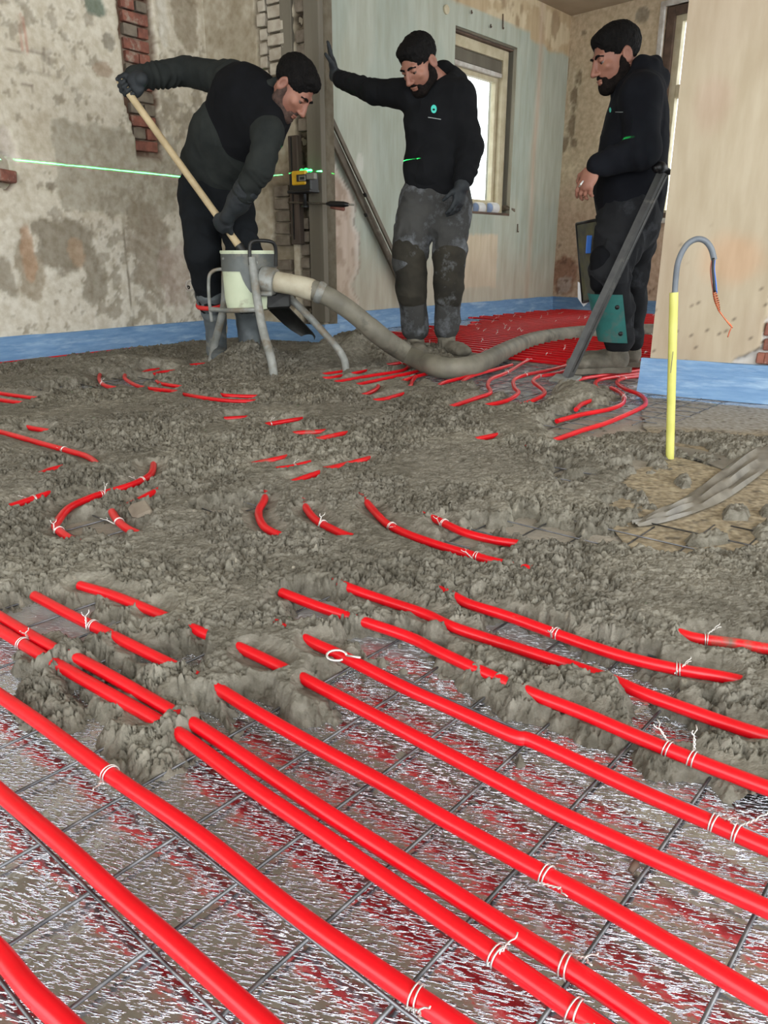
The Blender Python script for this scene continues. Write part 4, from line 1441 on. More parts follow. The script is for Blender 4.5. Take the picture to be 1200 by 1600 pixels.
dB = WB.d.copy()                      # pipes run parallel to the back wall
nB = WB.n.copy()                      # towards the camera
count = 0
off = 0.09
while off < 4.6:
    # left end where the run meets the window wall
    best = None
    p0 = WB.A + nB * off
    t = -2.0
    lo = None
    hi = None
    while t < 4.0:
        q = p0 + dB * t
        ok = sidew(WW, q) > 0.13 and u_on(WW, q) < WW_LEN
        if ok and lo is None:
            lo = t
        if ok:
            hi = t
        t += 0.03
    if lo is None:
        break
    stag = 0.0
    if off > 1.75:
        stag = 0.35 + 0.10 * math.sin(off * 9)
    start = p0 + dB * (lo + stag + random.uniform(0, 0.03))
    end = p0 + dB * 3.4
    # clip where the boundary of the dense field lies (pixel line 575,520 -> 1020,580)
    fa, fb = fl(560, 520), fl(760, 566)
    tt = 0
    a_ = start.copy()
    fc = fl(1040, 590)
    L = (end - a_).length
    pts = []
    nseg = 12
    for i in range(nseg + 1):
        q = a_.lerp(end, i / nseg)
        q.z = PZ
        q += nB * random.uniform(-0.004, 0.004)
        pts.append(q)
    # drop the part in front of the field's front edge
    def inside(q):
        if q.x > fa.x and q.x < fb.x:
            yb = fa.y + (fb.y - fa.y) * (q.x - fa.x) / (fb.x - fa.x)
        elif q.x >= fb.x:
            yb = fb.y + (fc.y - fb.y) * (q.x - fb.x) / (fc.x - fb.x)
        else:
            yb = fa.y
        if q.x > WR.A.x - 0.1 and sidew(WR, q) > -0.22:
            return False
        return q.y > yb
    fine = [start.lerp(end, i / 80) for i in range(81)]
    fine = [q for q in fine if inside(q)]
    if len(fine) > 6:
        mb = MB()
        pp = []
        for i in range(0, len(fine), 4):
            q = fine[i].copy()
            q.z = PZ
            q += nB * random.uniform(-0.004, 0.004)
            pp.append(q)
        if count % 2 == 0 and off > 0.3:   # turn back towards the neighbouring run
            st = pp[0]
            arc = []
            for j in range(1, 6):
                a = math.pi / 2 * j / 5
                arc.append(st - dB * 0.05 * math.sin(a) + nB * 0.05 * (1 - math.cos(a)))
            pp = arc[::-1] + pp
        mb.tube(pp, PR, 8)
        o = mb.build('heating_pipe', 'pipe', None, True, 60)
        tag(o, 'one of the dense parallel red pipes in the back of the room', 'pipe', GF)
        for j in range(3):
            k = random.randrange(1, len(pp) - 1)
            tie_wire(o, pp[k], dB, seed=count * 5 + j)
    off += 0.098
    count += 1

# ================================================================== MORTAR
NR, NC = 900, 880
yy = 0.70 * np.exp(np.linspace(0, math.log(6.1 / 0.70), NR))
tt = np.linspace(-0.66, 0.66, NC)
MX = yy[:, None] * tt[None, :]
MY = yy[:, None] * np.ones(NC)[None, :]

MAIN = [(-120, 600), (-60, 582), (0, 574), (60, 562), (180, 546), (300, 532), (420, 516), (505, 520), (560, 520), (600, 528), (640, 548), (680, 556), (720, 556),
        (760, 566), (740, 574), (700, 578), (655, 588), (640, 600), (690, 604), (745, 606), (755, 618), (790, 622), (800, 636), (835, 640), (862, 622), (880, 606), (905, 602), (955, 610),
        (968, 622), (950, 636), (910, 642), (885, 652), (862, 676), (880, 690), (950, 684), (1010, 676), (1060, 676), (1130, 682), (1200, 690), (1330, 700), (1330, 740), (1200, 712), (1150, 730), (1095, 728),
        (1055, 716), (1052, 736), (1020, 745), (985, 744), (990, 765), (1025, 785), (1048, 800), (1052, 812), (1000, 828), (930, 838), (900, 850), (930, 862), (990, 858), (1050, 872), (1130, 868), (1170, 850), (1330, 850),
        (1330, 1300), (1200, 1275), (1120, 1262), (1090, 1225), (1010, 1215), (970, 1185), (905, 1165), (850, 1135), (770, 1110), (700, 1072), (650, 1052), (590, 1040), (545, 1046),
        (520, 1062), (575, 1110), (565, 1128), (530, 1150), (455, 1135), (420, 1112), (385, 1095), (380, 1130), (400, 1150), (370, 1165), (330, 1138), (292, 1122), (280, 1148), (270, 1195), (215, 1212), (185, 1196), (165, 1170),
        (150, 1120), (120, 1060), (112, 1070), (108, 1110), (85, 1130), (55, 1112), (45, 1085), (68, 1035), (78, 1008), (170, 990), (120, 962), (55, 940), (0, 958), (-120, 1000)]
HOLES = [[(118, 822), (150, 812), (190, 822), (180, 840), (135, 840)], [(335, 798), (378, 796), (380, 808), (345, 810)], [(165, 596), (200, 594), (245, 594), (240, 606), (180, 608)],
         [(560, 1010), (600, 1008), (650, 1028), (640, 1046), (575, 1040)], [(90, 955), (125, 958), (165, 1000), (120, 1002)], [(780, 985), (830, 990), (880, 1010), (960, 1040), (950, 1062), (860, 1020), (800, 1005)],
         [(240, 1040), (310, 1032), (325, 1048), (290, 1056)], [(478, 940), (520, 955), (515, 972), (485, 962)], [(1010, 1100), (1060, 1105), (1070, 1140), (1040, 1150), (1010, 1135)],
         [(770, 828), (830, 818), (890, 830), (910, 846), (840, 850)], [(702, 845), (760, 850), (770, 860), (710, 862)], [(985, 735), (1000, 725), (1010, 735), (995, 745)],
         [(870, 740), (900, 750), (895, 760), (870, 755)], [(1060, 700), (1095, 700), (1100, 714), (1065, 712)], [(60, 610), (120, 606), (170, 612), (100, 618)], [(150, 1060), (200, 1085), (205, 1098), (150, 1078)],
         [(100, 1085), (150, 1090), (175, 1120), (130, 1118)], [(960, 790), (985, 780), (1000, 795), (985, 803)]]
ISL = [[(1120, 800), (1150, 792), (1180, 802), (1172, 818), (1130, 815)], [(1178, 800), (1220, 796), (1220, 815), (1182, 812)], [(1160, 830), (1200, 815), (1260, 820), (1260, 850), (1180, 850)],
       [(1060, 845), (1120, 838), (1150, 850), (1100, 862), (1060, 858)], [(800, 1186), (818, 1180), (822, 1195), (806, 1200)], [(1165, 1335), (1200, 1325), (1205, 1350), (1180, 1352)],
       [(895, 1235), (912, 1232), (915, 1245), (900, 1246)], [(112, 1130), (150, 1080), (170, 1075), (175, 1100), (150, 1115)], [(1050, 750), (1080, 745), (1085, 765), (1060, 770)], [(640, 560), (730, 556), (745, 566), (720, 572), (650, 575)]]

rag = (fbm2(MX * 16, MY * 16, 301, 5, 0.6) - 0.5)
wpx = MY * 0.02 + 0.035                        # ragged edge width
sdm = poly_sd(MX, MY, [fl(x, y) for x, y in MAIN])
for h_ in HOLES:
    sdh = poly_sd(MX, MY, [fl(x, y) for x, y in h_])
    sdm = np.minimum(sdm, -sdh + rag * 0.05)
isl = np.full(MX.shape, -9.0)
for h_ in ISL:
    isl = np.maximum(isl, poly_sd(MX, MY, [fl(x, y) for x, y in h_]))
sdi = isl + rag * 0.03
sdm = sdm + rag * wpx * 1.9 + (fbm2(MX * 45, MY * 45, 304, 3) - 0.5) * 0.022
ew = 0.035 + 0.014 * MY
edge = sst(-0.15, 1.0, (sdm + 0.002) / ew)
# scattered crumbs outside the spread
w4, v4 = worley2(MX * 34, MY * 34, 309)
crumb = (v4 > 0.955) * sst(0.34, 0.12, w4) * sst(-0.30, -0.02, sdm)

low = fbm2(MX * 2.6, MY * 2.6, 311, 4)
base = 0.032 + 0.010 * (low - 0.5) * 2
base = base + 0.008 * sst(1.3, 2.6, MY)
w1, v1 = worley2(MX * 17 + rag * 0.9, MY * 17 + rag * 0.9, 321)
w2, v2 = worley2(MX * 42 + rag * 2, MY * 42 - rag * 2, 322)
w3, v3 = worley2(MX * 95, MY * 95, 323)
rough_m = sst(0.40, 0.56, fbm2(MX * 4.0, MY * 4.0, 330, 5, 0.6))
w6, v6 = worley2(MX * 60 + rag * 3, MY * 60, 327)
w5, v5 = worley2(MX * 170, MY * 170, 324)
lump = (1 - w1) * (0.4 + v1) * 0.0065 + (1 - w2) * (0.3 + v2) * 0.0068 + (1 - w3) * (0.2 + v3) * 0.0042 + (1 - w5) * v5 * 0.0028 + (v6 > 0.6) * sst(0.5, 0.1, w6) * 0.006
lump = lump - 0.0115
fine = (fbm2(MX * 90, MY * 90, 331, 4, 0.7) - 0.5) * 0.009
ridge = np.abs(fbm2(MX * 24, MY * 24, 332, 4, 0.6) - 0.5)
ridge2 = np.abs(fbm2(MX * 60, MY * 60, 336, 4, 0.65) - 0.5)
crev = -sst(0.045, 0.0, ridge) * 0.012 - sst(0.06, 0.0, ridge2) * 0.008
ridge3 = np.abs(fbm2(MX * 9, MY * 9, 337, 4, 0.55) - 0.5)
crev = crev - sst(0.028, 0.0, ridge3) * 0.011
lump = lump + (1 - w1) * (v1 - 0.3) * 0.006
RM = 0.28 + 1.0 * rough_m
hgt = base + (lump + crev) * RM + fine * (0.35 + 0.9 * rough_m)


def hill(px, py, r, h, ry=None, pwr=2.0):
    c = fl(px, py)
    return h * np.exp(-((((MX - c.x) / r) ** 2 + ((MY - c.y) / (ry or r)) ** 2) ** (pwr / 2)))


def hillw(x, y, r, h, ry=None):
    return h * np.exp(-(((MX - x) / r) ** 2 + ((MY - y) / (ry or r)) ** 2))


piles = hillw(-0.16, 4.45, 0.20, 0.12, 0.22) + hillw(-0.33, 4.25, 0.14, 0.06, 0.2) + hillw(-0.70, 4.05, 0.17, 0.105, 0.28) + hillw(0.10, 4.45, 0.22, 0.06, 0.2) \
    + hillw(-1.35, 4.0, 0.35, 0.04, 0.25) + hill(905, 622, 0.085, 0.05, 0.16) + hill(1150, 700, 0.22, 0.016, 0.08) + hill(1000, 705, 0.12, 0.012, 0.12) + hill(690, 562, 0.2, 0.035, 0.2) \
    + hill(230, 1050, 0.08, 0.010) + hill(250, 1150, 0.05, 0.008) + hill(240, 680, 0.3, 0.016, 0.3) + hill(1044, 722, 0.05, 0.014)
lump_p = (fbm2(MX * 12, MY * 12, 340, 4) - 0.5)
hgt = hgt + piles * (1 + 0.7 * lump_p)
wr = sst(0.20, 0.33, MX / MY) * sst(1.5, 1.7, MY)
hgt = hgt * (1 - 0.45 * wr * sst(0.35, 0.1, sdm))
thin = sst(0.0, 0.05, sdm)
hgt = hgt * (0.7 + 0.3 * thin)
hgt = np.maximum(hgt, (PZ + PR + 0.0050 + fine * (0.35 + 0.6 * rough_m) + (lump + crev) * RM * 0.7) * thin * (1 - wr))
Z = np.where(sdm > -0.01, hgt * edge - 0.012 * (1 - edge), -0.012)
ie = sst(-0.004, 0.02, sdi)
Z = np.maximum(Z, (0.012 + lump * 0.9 + 0.010 + fine * 0.6) * ie - 0.012 * (1 - ie))
ISL2 = [[(72, 1003), (112, 998), (120, 1048), (92, 1120), (50, 1116), (52, 1040)], [(180, 1092), (250, 1098), (290, 1128), (278, 1188), (212, 1206), (168, 1172)]]
is2 = np.full(MX.shape, -9.0)
for h_ in ISL2:
    is2 = np.maximum(is2, poly_sd(MX, MY, [fl(x, y) for x, y in h_]))
is2 = is2 + rag * 0.035
ie2 = sst(-0.004, 0.030, is2)
Z = np.maximum(Z, (0.030 + (lump + crev) * 1.3 + fine * 1.2) * ie2 - 0.012 * (1 - ie2))
for run in ([(66, 1008), (90, 1028), (108, 1042)], [(70, 1022), (104, 1042)], [(188, 1078), (206, 1094)], [(234, 1108), (262, 1126), (286, 1142)], [(60, 1060), (72, 1090), (90, 1105)], [(200, 1130), (230, 1170), (255, 1165)]):
    w_ = [fl(x, y, 0.015) for x, y in run]
    for a, b in zip(w_[:-1], w_[1:]):
        ex, ey = b.x - a.x, b.y - a.y
        t = np.clip(((MX - a.x) * ex + (MY - a.y) * ey) / (ex * ex + ey * ey), 0, 1)
        d = np.hypot(MX - a.x - ex * t, MY - a.y - ey * t) + rag * 0.03
        m = sst(0.055, 0.010, d)
        hh_ = 0.040 if run[0][1] < 1056 or run[0][0] in (188, 234) else 0.026
        Z = np.maximum(Z, (hh_ + (lump + crev) * 1.1 + fine) * m - 0.012 * (1 - m))
Z = np.maximum(Z, crumb * 0.007 - 0.004)

# keep the runs that the photograph shows free of mortar: scraped down to the pipe on the camera's side
cap = np.full(MX.shape, 9.0)
near_v = np.full(MX.shape, 9.0)
vslope = CAM_H / MY
P = []
for run in VIS:
    for i in range(len(run) - 1):
        P.append((run[i], run[i + 1], i == 0, i == len(run) - 2))
lt = np.log(MY[:, 0])
for a, b, fst, lst in P:
    m_ = 0.35 if max(a.y, b.y) > 2.6 else 0.22
    x0, x1 = min(a.x, b.x) - m_, max(a.x, b.x) + m_
    y0, y1 = min(a.y, b.y) - m_, max(a.y, b.y) + m_
    r0 = np.searchsorted(yy, y0)
    r1 = np.searchsorted(yy, y1)
    if r1 <= r0:
        continue
    yr = max(yy[r0], 0.3)
    tcand = [x0 / yy[r0], x1 / yy[r0], x0 / yy[min(r1, NR - 1)], x1 / yy[min(r1, NR - 1)]]
    c0 = max(0, np.searchsorted(tt, min(tcand)) - 1)
    c1_ = min(NC, np.searchsorted(tt, max(tcand)) + 1)
    if c1_ <= c0:
        continue
    X = MX[r0:r1, c0:c1_]
    Y = MY[r0:r1, c0:c1_]
    ex, ey = b.x - a.x, b.y - a.y
    L2 = ex * ex + ey * ey + 1e-12
    t = np.clip(((X - a.x) * ex + (Y - a.y) * ey) / L2, 0, 1)
    qx = X - a.x - ex * t
    qy = Y - a.y - ey * t
    d = np.hypot(qx, qy)
    front = np.clip(-qy / (d + 1e-6), -1, 1)            # 1 straight in front of the pipe
    sl_f = np.minimum(1.6, 1.0 * vslope[r0:r1, c0:c1_])
    sl_n = 0.42 + 0.9 * sst(0.03, 0.07, d)
    far_w = sst(1.5, 2.2, Y)
    sl_fr = np.minimum(sl_n, sl_f * 1.0 + sl_n * (1 - far_w))
    sl = np.where(front > 0, sl_fr * front + sl_n * (1 - front), sl_n)
    side_rag = 0.004 * rag[r0:r1, c0:c1_] * 2
    endf = ((t <= 0) & fst) | ((t >= 1) & lst)
    sl = np.where(endf, 2.0, sl)
    c_ = PZ - 0.006 + np.maximum(0, d - 0.009) * sl + side_rag
    cap[r0:r1, c0:c1_] = np.minimum(cap[r0:r1, c0:c1_], c_)
Z = np.where(Z > cap, cap + (fine * 0.15) * (cap < 0.05), Z)

# prints of boots and tools are flattened
for (x, y, rx, ry, dep) in [(90, 606, 0.14, 0.12, 0.02), (180, 655, 0.12, 0.10, 0.015), (360, 690, 0.12, 0.1, 0.012), (600, 745, 0.14, 0.08, 0.012), (560, 860, 0.12, 0.12, 0.015)]:
    c = fl(x, y)
    g = 0.6 * np.exp(-((MX - c.x) / rx) ** 2 - ((MY - c.y) / ry) ** 2)
    Z = Z - g * (lump + fine) * 0.8 * (Z > 0.012)

Cm = np.ones(MX.shape + (3,)) * np.array(lin((134, 130, 118)))
Cm = mixc(Cm, (148, 144, 130), sst(0.45, 0.62, fbm2(MX * 3, MY * 3, 350, 4)) * 0.7)
Cm = mixc(Cm, (114, 110, 98), sst(0.52, 0.66, fbm2(MX * 7, MY * 7, 351, 4)) * 0.6)
Cm = mixc(Cm, (168, 162, 146), (v3 > 0.985) * sst(0.4, 0.2, w3) * 0.8)
kz = (Z[:-1, :-1] > -0.008) | (Z[1:, 1:] > -0.008) | (Z[1:, :-1] > -0.008) | (Z[:-1, 1:] > -0.008)
# not inside the walls
S1 = (MX - WL.A.x) * WL.n.x + (MY - WL.A.y) * WL.n.y
kz &= S1[:-1, :-1] > 0.02
sS = (MX - WS.A.x) * WS.n.x + (MY - WS.A.y) * WS.n.y
uS = (MX - WS.A.x) * WS.d.x + (MY - WS.A.y) * WS.d.y
kz &= ~((sS < 0.02) & (uS < 0.95))[:-1, :-1]
sW = (MX - WW.A.x) * WW.n.x + (MY - WW.A.y) * WW.n.y
kz &= sW[:-1, :-1] > 0.02
Fm = grid_faces(NR, NC, kz)
used = np.zeros(NR * NC, bool)
used[Fm.ravel()] = True
remap = np.cumsum(used) - 1
Vm = np.stack([MX, MY, Z], -1).reshape(-1, 3)[used]
mo = np_mesh('wet_mortar', Vm, remap[Fm], 'mortar', None, True, Cm.reshape(-1, 3)[used])
tag(mo, 'crumbly grey-brown screed mortar spread over the red pipes', 'mortar', None, 'stuff')


def mortar_z(x, y):
    t = x / y
    i = min(NR - 1, max(0, int(round((math.log(y / 0.70) / math.log(6.1 / 0.70)) * (NR - 1)))))
    j = min(NC - 1, max(0, int(round((t + 0.66) / 1.32 * (NC - 1)))))
    return max(0.0, float(Z[i, j]))

# ================================================================== SDF modelling (continuous bodies and clothes)
class SDF:
    def __init__(s):
        s.P = []

    def _bb(s, pts, pad):
        a = np.array([tuple(p) for p in pts])
        return a.min(0) - pad, a.max(0) + pad

    def cone(s, a, b, ra, rb, k=0.015, op='u', fold=None):
        s.P.append(('cone', (np.array(a, float), np.array(b, float), ra, rb, fold), k, op, s._bb([a, b], max(ra, rb))))
        return s

    def chain(s, pts, rs, k=0.012, op='u', fold=None):
        for i in range(len(pts) - 1):
            s.cone(pts[i], pts[i + 1], rs[i], rs[i + 1], k, op, fold)
        return s

    def ell(s, c, r, R=None, k=0.01, op='u'):
        c = np.array(c, float)
        R = np.eye(3) if R is None else np.array(R)
        m = max(r)
        s.P.append(('ell', (c, np.array(r, float), R), k, op, (c - m, c + m)))
        return s

    def loft(s, st, side, k=0.02, fold=None):
        """st: list of (centre, half width, half depth); side: width direction per station or one"""
        for i in range(len(st) - 1):
            a, b = st[i], st[i + 1]
            sa = side[i] if isinstance(side, list) else side
            sb = side[i + 1] if isinstance(side, list) else side
            m = max(a[1], a[2], b[1], b[2])
            s.P.append(('loft', (np.array(a[0], float), np.array(b[0], float), a[1], b[1], a[2], b[2], np.array(sa, float), np.array(sb, float), fold), k, 'u', s._bb([a[0], b[0]], m)))
        return s

    def box(s, c, h, R=None, rnd=0.01, k=0.01, op='u'):
        c = np.array(c, float)
        R = np.eye(3) if R is None else np.array(R)
        m = float(np.linalg.norm(h)) + rnd
        s.P.append(('box', (c, np.array(h, float), R, rnd), k, op, (c - m, c + m)))
        return s

    def plane(s, c, n, k=0.005):
        """cuts away the half space in front of the plane"""
        s.P.append(('plane', (np.array(c, float), np.array(n, float) / np.linalg.norm(n)), k, 's', None))
        return s

    @staticmethod
    def _fold(fold, X, t, L, ax):
        if fold is None:
            return 0
        amp, wl, seed = fold
        s_ = t * L / wl
        n = vn2(X[..., 0] * 16 + X[..., 2] * 3, X[..., 1] * 16 + X[..., 2] * 5, seed)
        n2 = vn2(X[..., 0] * 11 + X[..., 2] * 9, X[..., 1] * 11 - X[..., 2] * 7, seed + 9)
        return amp * 0.75 * np.sin(2 * math.pi * s_ + n * 9.0) * np.clip(n2 * 2.2 - 0.5, 0, 1.3)

    def dist(s, kind, prm, X):
        if kind == 'cone':
            a, b, ra, rb, fold = prm
            ab = b - a
            L = np.linalg.norm(ab) + 1e-9
            t = np.clip(((X - a) @ ab) / (L * L), 0, 1)
            d = np.linalg.norm(X - a - t[..., None] * ab, axis=-1) - (ra + (rb - ra) * t)
            return d + s._fold(fold, X, t, L, ab)
        if kind == 'ell':
            c, r, R = prm
            q = (X - c) @ R
            k0 = np.linalg.norm(q / r, axis=-1)
            k1 = np.linalg.norm(q / (r * r), axis=-1) + 1e-9
            return k0 * (k0 - 1) / k1
        if kind == 'box':
            c, h, R, rnd = prm
            q = np.abs((X - c) @ R) - h
            return np.linalg.norm(np.maximum(q, 0), axis=-1) + np.minimum(q.max(-1), 0) - rnd
        if kind == 'plane':
            c, n = prm
            return -((X - c) @ n)
        if kind == 'loft':
            a, b, wa_, wb_, da, db, sa, sb, fold = prm
            ab = b - a
            L = np.linalg.norm(ab) + 1e-9
            u = ab / L
            traw = ((X - a) @ ab) / (L * L)
            t = np.clip(traw, 0, 1)
            w = wa_ + (wb_ - wa_) * t
            dp = da + (db - da) * t
            sd_ = sa + (sb - sa) * t[..., None]
            sd_ = sd_ - (sd_ @ u)[..., None] * u
            sd_ = sd_ / np.linalg.norm(sd_, axis=-1, keepdims=True)
            fw = np.cross(sd_, u)
            q = X - a - t[..., None] * ab
            qx = (q * sd_).sum(-1) / w
            qy = (q * fw).sum(-1) / dp
            qz = (traw - t) * L / np.minimum(w, dp) * 1.0
            k0 = (np.abs(qx) ** 2.3 + np.abs(qy) ** 2.3 + np.abs(qz) ** 2.3) ** (1 / 2.3)
            return (k0 - 1) * np.minimum(w, dp) * 0.9 + s._fold(fold, X, t, L, ab)

    def mesh(s, name, mat, parent=None, res=0.005, disp=None, offset=0.0, clipz=None):
        lo = np.min([p[4][0] for p in s.P if p[4] is not None and p[3] == 'u'], 0) - 0.03
        hi = np.max([p[4][1] for p in s.P if p[4] is not None and p[3] == 'u'], 0) + 0.03
        n = np.ceil((hi - lo) / res).astype(int) + 1
        G = np.full(tuple(n), 0.05, np.float32)
        ax = [lo[i] + np.arange(n[i]) * res for i in range(3)]
        for kind, prm, k, op, bb in s.P:
            if bb is None:
                i0 = [0, 0, 0]
                i1 = list(n)
            else:
                pad = k + 0.012
                i0 = [max(0, int((bb[0][i] - pad - lo[i]) / res)) for i in range(3)]
                i1 = [min(n[i], int((bb[1][i] + pad - lo[i]) / res) + 2) for i in range(3)]
                if any(i1[i] <= i0[i] for i in range(3)):
                    continue
            sl = tuple(slice(i0[i], i1[i]) for i in range(3))
            X = np.stack(np.meshgrid(ax[0][sl[0]], ax[1][sl[1]], ax[2][sl[2]], indexing='ij'), -1)
            d = s.dist(kind, prm, X)
            g = G[sl]
            if op == 'u':
                h = np.clip(0.5 + 0.5 * (g - d) / k, 0, 1)
                G[sl] = g * (1 - h) + d * h - k * h * (1 - h)
            elif op == 's':
                h = np.clip(0.5 - 0.5 * (g + d) / k, 0, 1)
                G[sl] = g * (1 - h) - d * h + k * h * (1 - h)
        G -= offset
        if disp is not None:
            m = np.abs(G) < 0.03
            idx = np.argwhere(m)
            X = lo + idx * res
            G[m] += disp(X)
        # surface nets
        S = G < 0
        c = np.zeros(tuple(n - 1), np.int8)
        for dx in (0, 1):
            for dy in (0, 1):
                for dz in (0, 1):
                    c += S[dx:n[0] - 1 + dx, dy:n[1] - 1 + dy, dz:n[2] - 1 + dz]
        act = (c > 0) & (c < 8)
        ids = np.argwhere(act)
        acc = np.zeros((len(ids), 3))
        cnt = np.zeros(len(ids))
        corners = [(x, y, z) for x in (0, 1) for y in (0, 1) for z in (0, 1)]
        vals = {co: G[ids[:, 0] + co[0], ids[:, 1] + co[1], ids[:, 2] + co[2]] for co in corners}
        for co in corners:
            for a_ in range(3):
                if co[a_] == 0:
                    c2 = list(co)
                    c2[a_] = 1
                    c2 = tuple(c2)
                    v0, v1 = vals[co], vals[c2]
                    m = (v0 < 0) != (v1 < 0)
                    t = np.where(m, v0 / np.where(m, v0 - v1, 1), 0)
                    p = np.array(co, float)[None, :] + np.zeros((len(ids), 3))
                    p[:, a_] = t
                    acc += p * m[:, None]
                    cnt += m
        V = lo + (ids + acc / cnt[:, None]) * res
        vid = np.full(act.shape, -1, np.int64)
        vid[act] = np.arange(len(ids))
        F = []
        for a_ in range(3):
            b_, c_ = (a_ + 1) % 3, (a_ + 2) % 3
            sl0 = [slice(None)] * 3
            sl1 = [slice(None)] * 3
            sl0[a_] = slice(0, -1)
            sl1[a_] = slice(1, None)
            e = S[tuple(sl0)] != S[tuple(sl1)]
            q = np.argwhere(e)
            q = q[(q[:, b_] > 0) & (q[:, c_] > 0) & (q[:, b_] < n[b_] - 1) & (q[:, c_] < n[c_] - 1)]
            inside = S[q[:, 0], q[:, 1], q[:, 2]]

            def g(db, dc):
                r_ = q.copy()
                r_[:, b_] += db
                r_[:, c_] += dc
                return vid[r_[:, 0], r_[:, 1], r_[:, 2]]
            f = np.stack([g(-1, -1), g(0, -1), g(0, 0), g(-1, 0)], -1)
            f[~inside] = f[~inside][:, ::-1]
            F.append(f)
        F = np.vstack(F)
        F = F[(F >= 0).all(1)]
        return np_mesh(name, V, F, mat, parent, True)


def vec(*a):
    return np.array(a, float)


def unit(v):
    v = np.array(v, float)
    return v / np.linalg.norm(v)


def J(px, py, d):
    return np.array(at(px, py, d))


def fabric(seed, amp=0.004, sc=9.0, st=(1, 1, 1)):
    def f(X):
        a = vn2(X[:, 0] * sc * st[0] + X[:, 1] * sc * 0.8, X[:, 2] * sc * st[2] - X[:, 1] * sc * 0.6, seed)
        b = vn2(X[:, 0] * sc * 2.3 * st[0] - X[:, 1] * sc * 2, X[:, 2] * sc * 2.1 * st[2] + X[:, 0] * sc, seed + 3)
        r = 1 - np.abs(a - 0.5) * 2
        r2 = 1 - np.abs(b - 0.5) * 2
        return amp * (0.6 - r ** 2) + amp * 0.45 * (0.5 - r2 ** 2)
    return f


def frame(fwd, up):
    f = unit(fwd)
    r = unit(np.cross(f, up))
    u = np.cross(r, f)
    return np.stack([r, f, u], 1)      # columns: right, forward, up


def head_sdf(S, O, R, s=1.0):
    """adds skull, face, ears; local axes right, forward, up"""
    L = lambda x, y, z: O + R @ (vec(x, y, z) * s)
    S.ell(L(0, -0.012, 0.038), vec(0.074, 0.094, 0.082) * s, R, 0.01)
    S.ell(L(0, 0.030, -0.022), vec(0.060, 0.064, 0.078) * s, R, 0.02)
    S.ell(L(0, 0.062, -0.092), vec(0.028, 0.026, 0.022) * s, R, 0.022)
    for q in (-1, 1):
        S.cone(L(q * 0.055, -0.012, -0.035), L(q * 0.048, 0.004, -0.070), 0.020 * s, 0.017 * s, 0.016)
        S.cone(L(q * 0.048, 0.004, -0.070), L(q * 0.018, 0.062, -0.098), 0.017 * s, 0.015 * s, 0.016)
        S.ell(L(q * 0.042, 0.062, -0.018), vec(0.020, 0.017, 0.016) * s, R, 0.016)
    S.cone(L(-0.036, 0.078, 0.026), L(0.036, 0.078, 0.026), 0.011 * s, 0.011 * s, 0.014)
    for q in (-1, 1):
        S.ell(L(q * 0.031, 0.094, 0.006), vec(0.017, 0.014, 0.011) * s, R, 0.008, 's')
    S.cone(L(0, 0.090, 0.018), L(0, 0.112, -0.030), 0.008 * s, 0.0125 * s, 0.010)
    for q in (-1, 1):
        S.ell(L(q * 0.012, 0.100, -0.034), vec(0.009, 0.011, 0.008) * s, R, 0.006)
        # eyelids
        S.ell(L(q * 0.031, 0.081, 0.010), vec(0.016, 0.010, 0.007) * s, R, 0.004)
    S.ell(L(0, 0.090, -0.060), vec(0.024, 0.011, 0.0055) * s, R, 0.006)
    S.ell(L(0, 0.088, -0.071), vec(0.020, 0.011, 0.0065) * s, R, 0.006)
    for q in (-1, 1):
        Re = R @ np.array(Matrix.Rotation(q * 0.35, 3, 'Z'))
        S.ell(L(q * 0.079, -0.012, -0.004), vec(0.009, 0.020, 0.032) * s, Re, 0.006)
        S.ell(L(q * 0.086, -0.008, -0.002), vec(0.006, 0.011, 0.018) * s, Re, 0.004, 's')


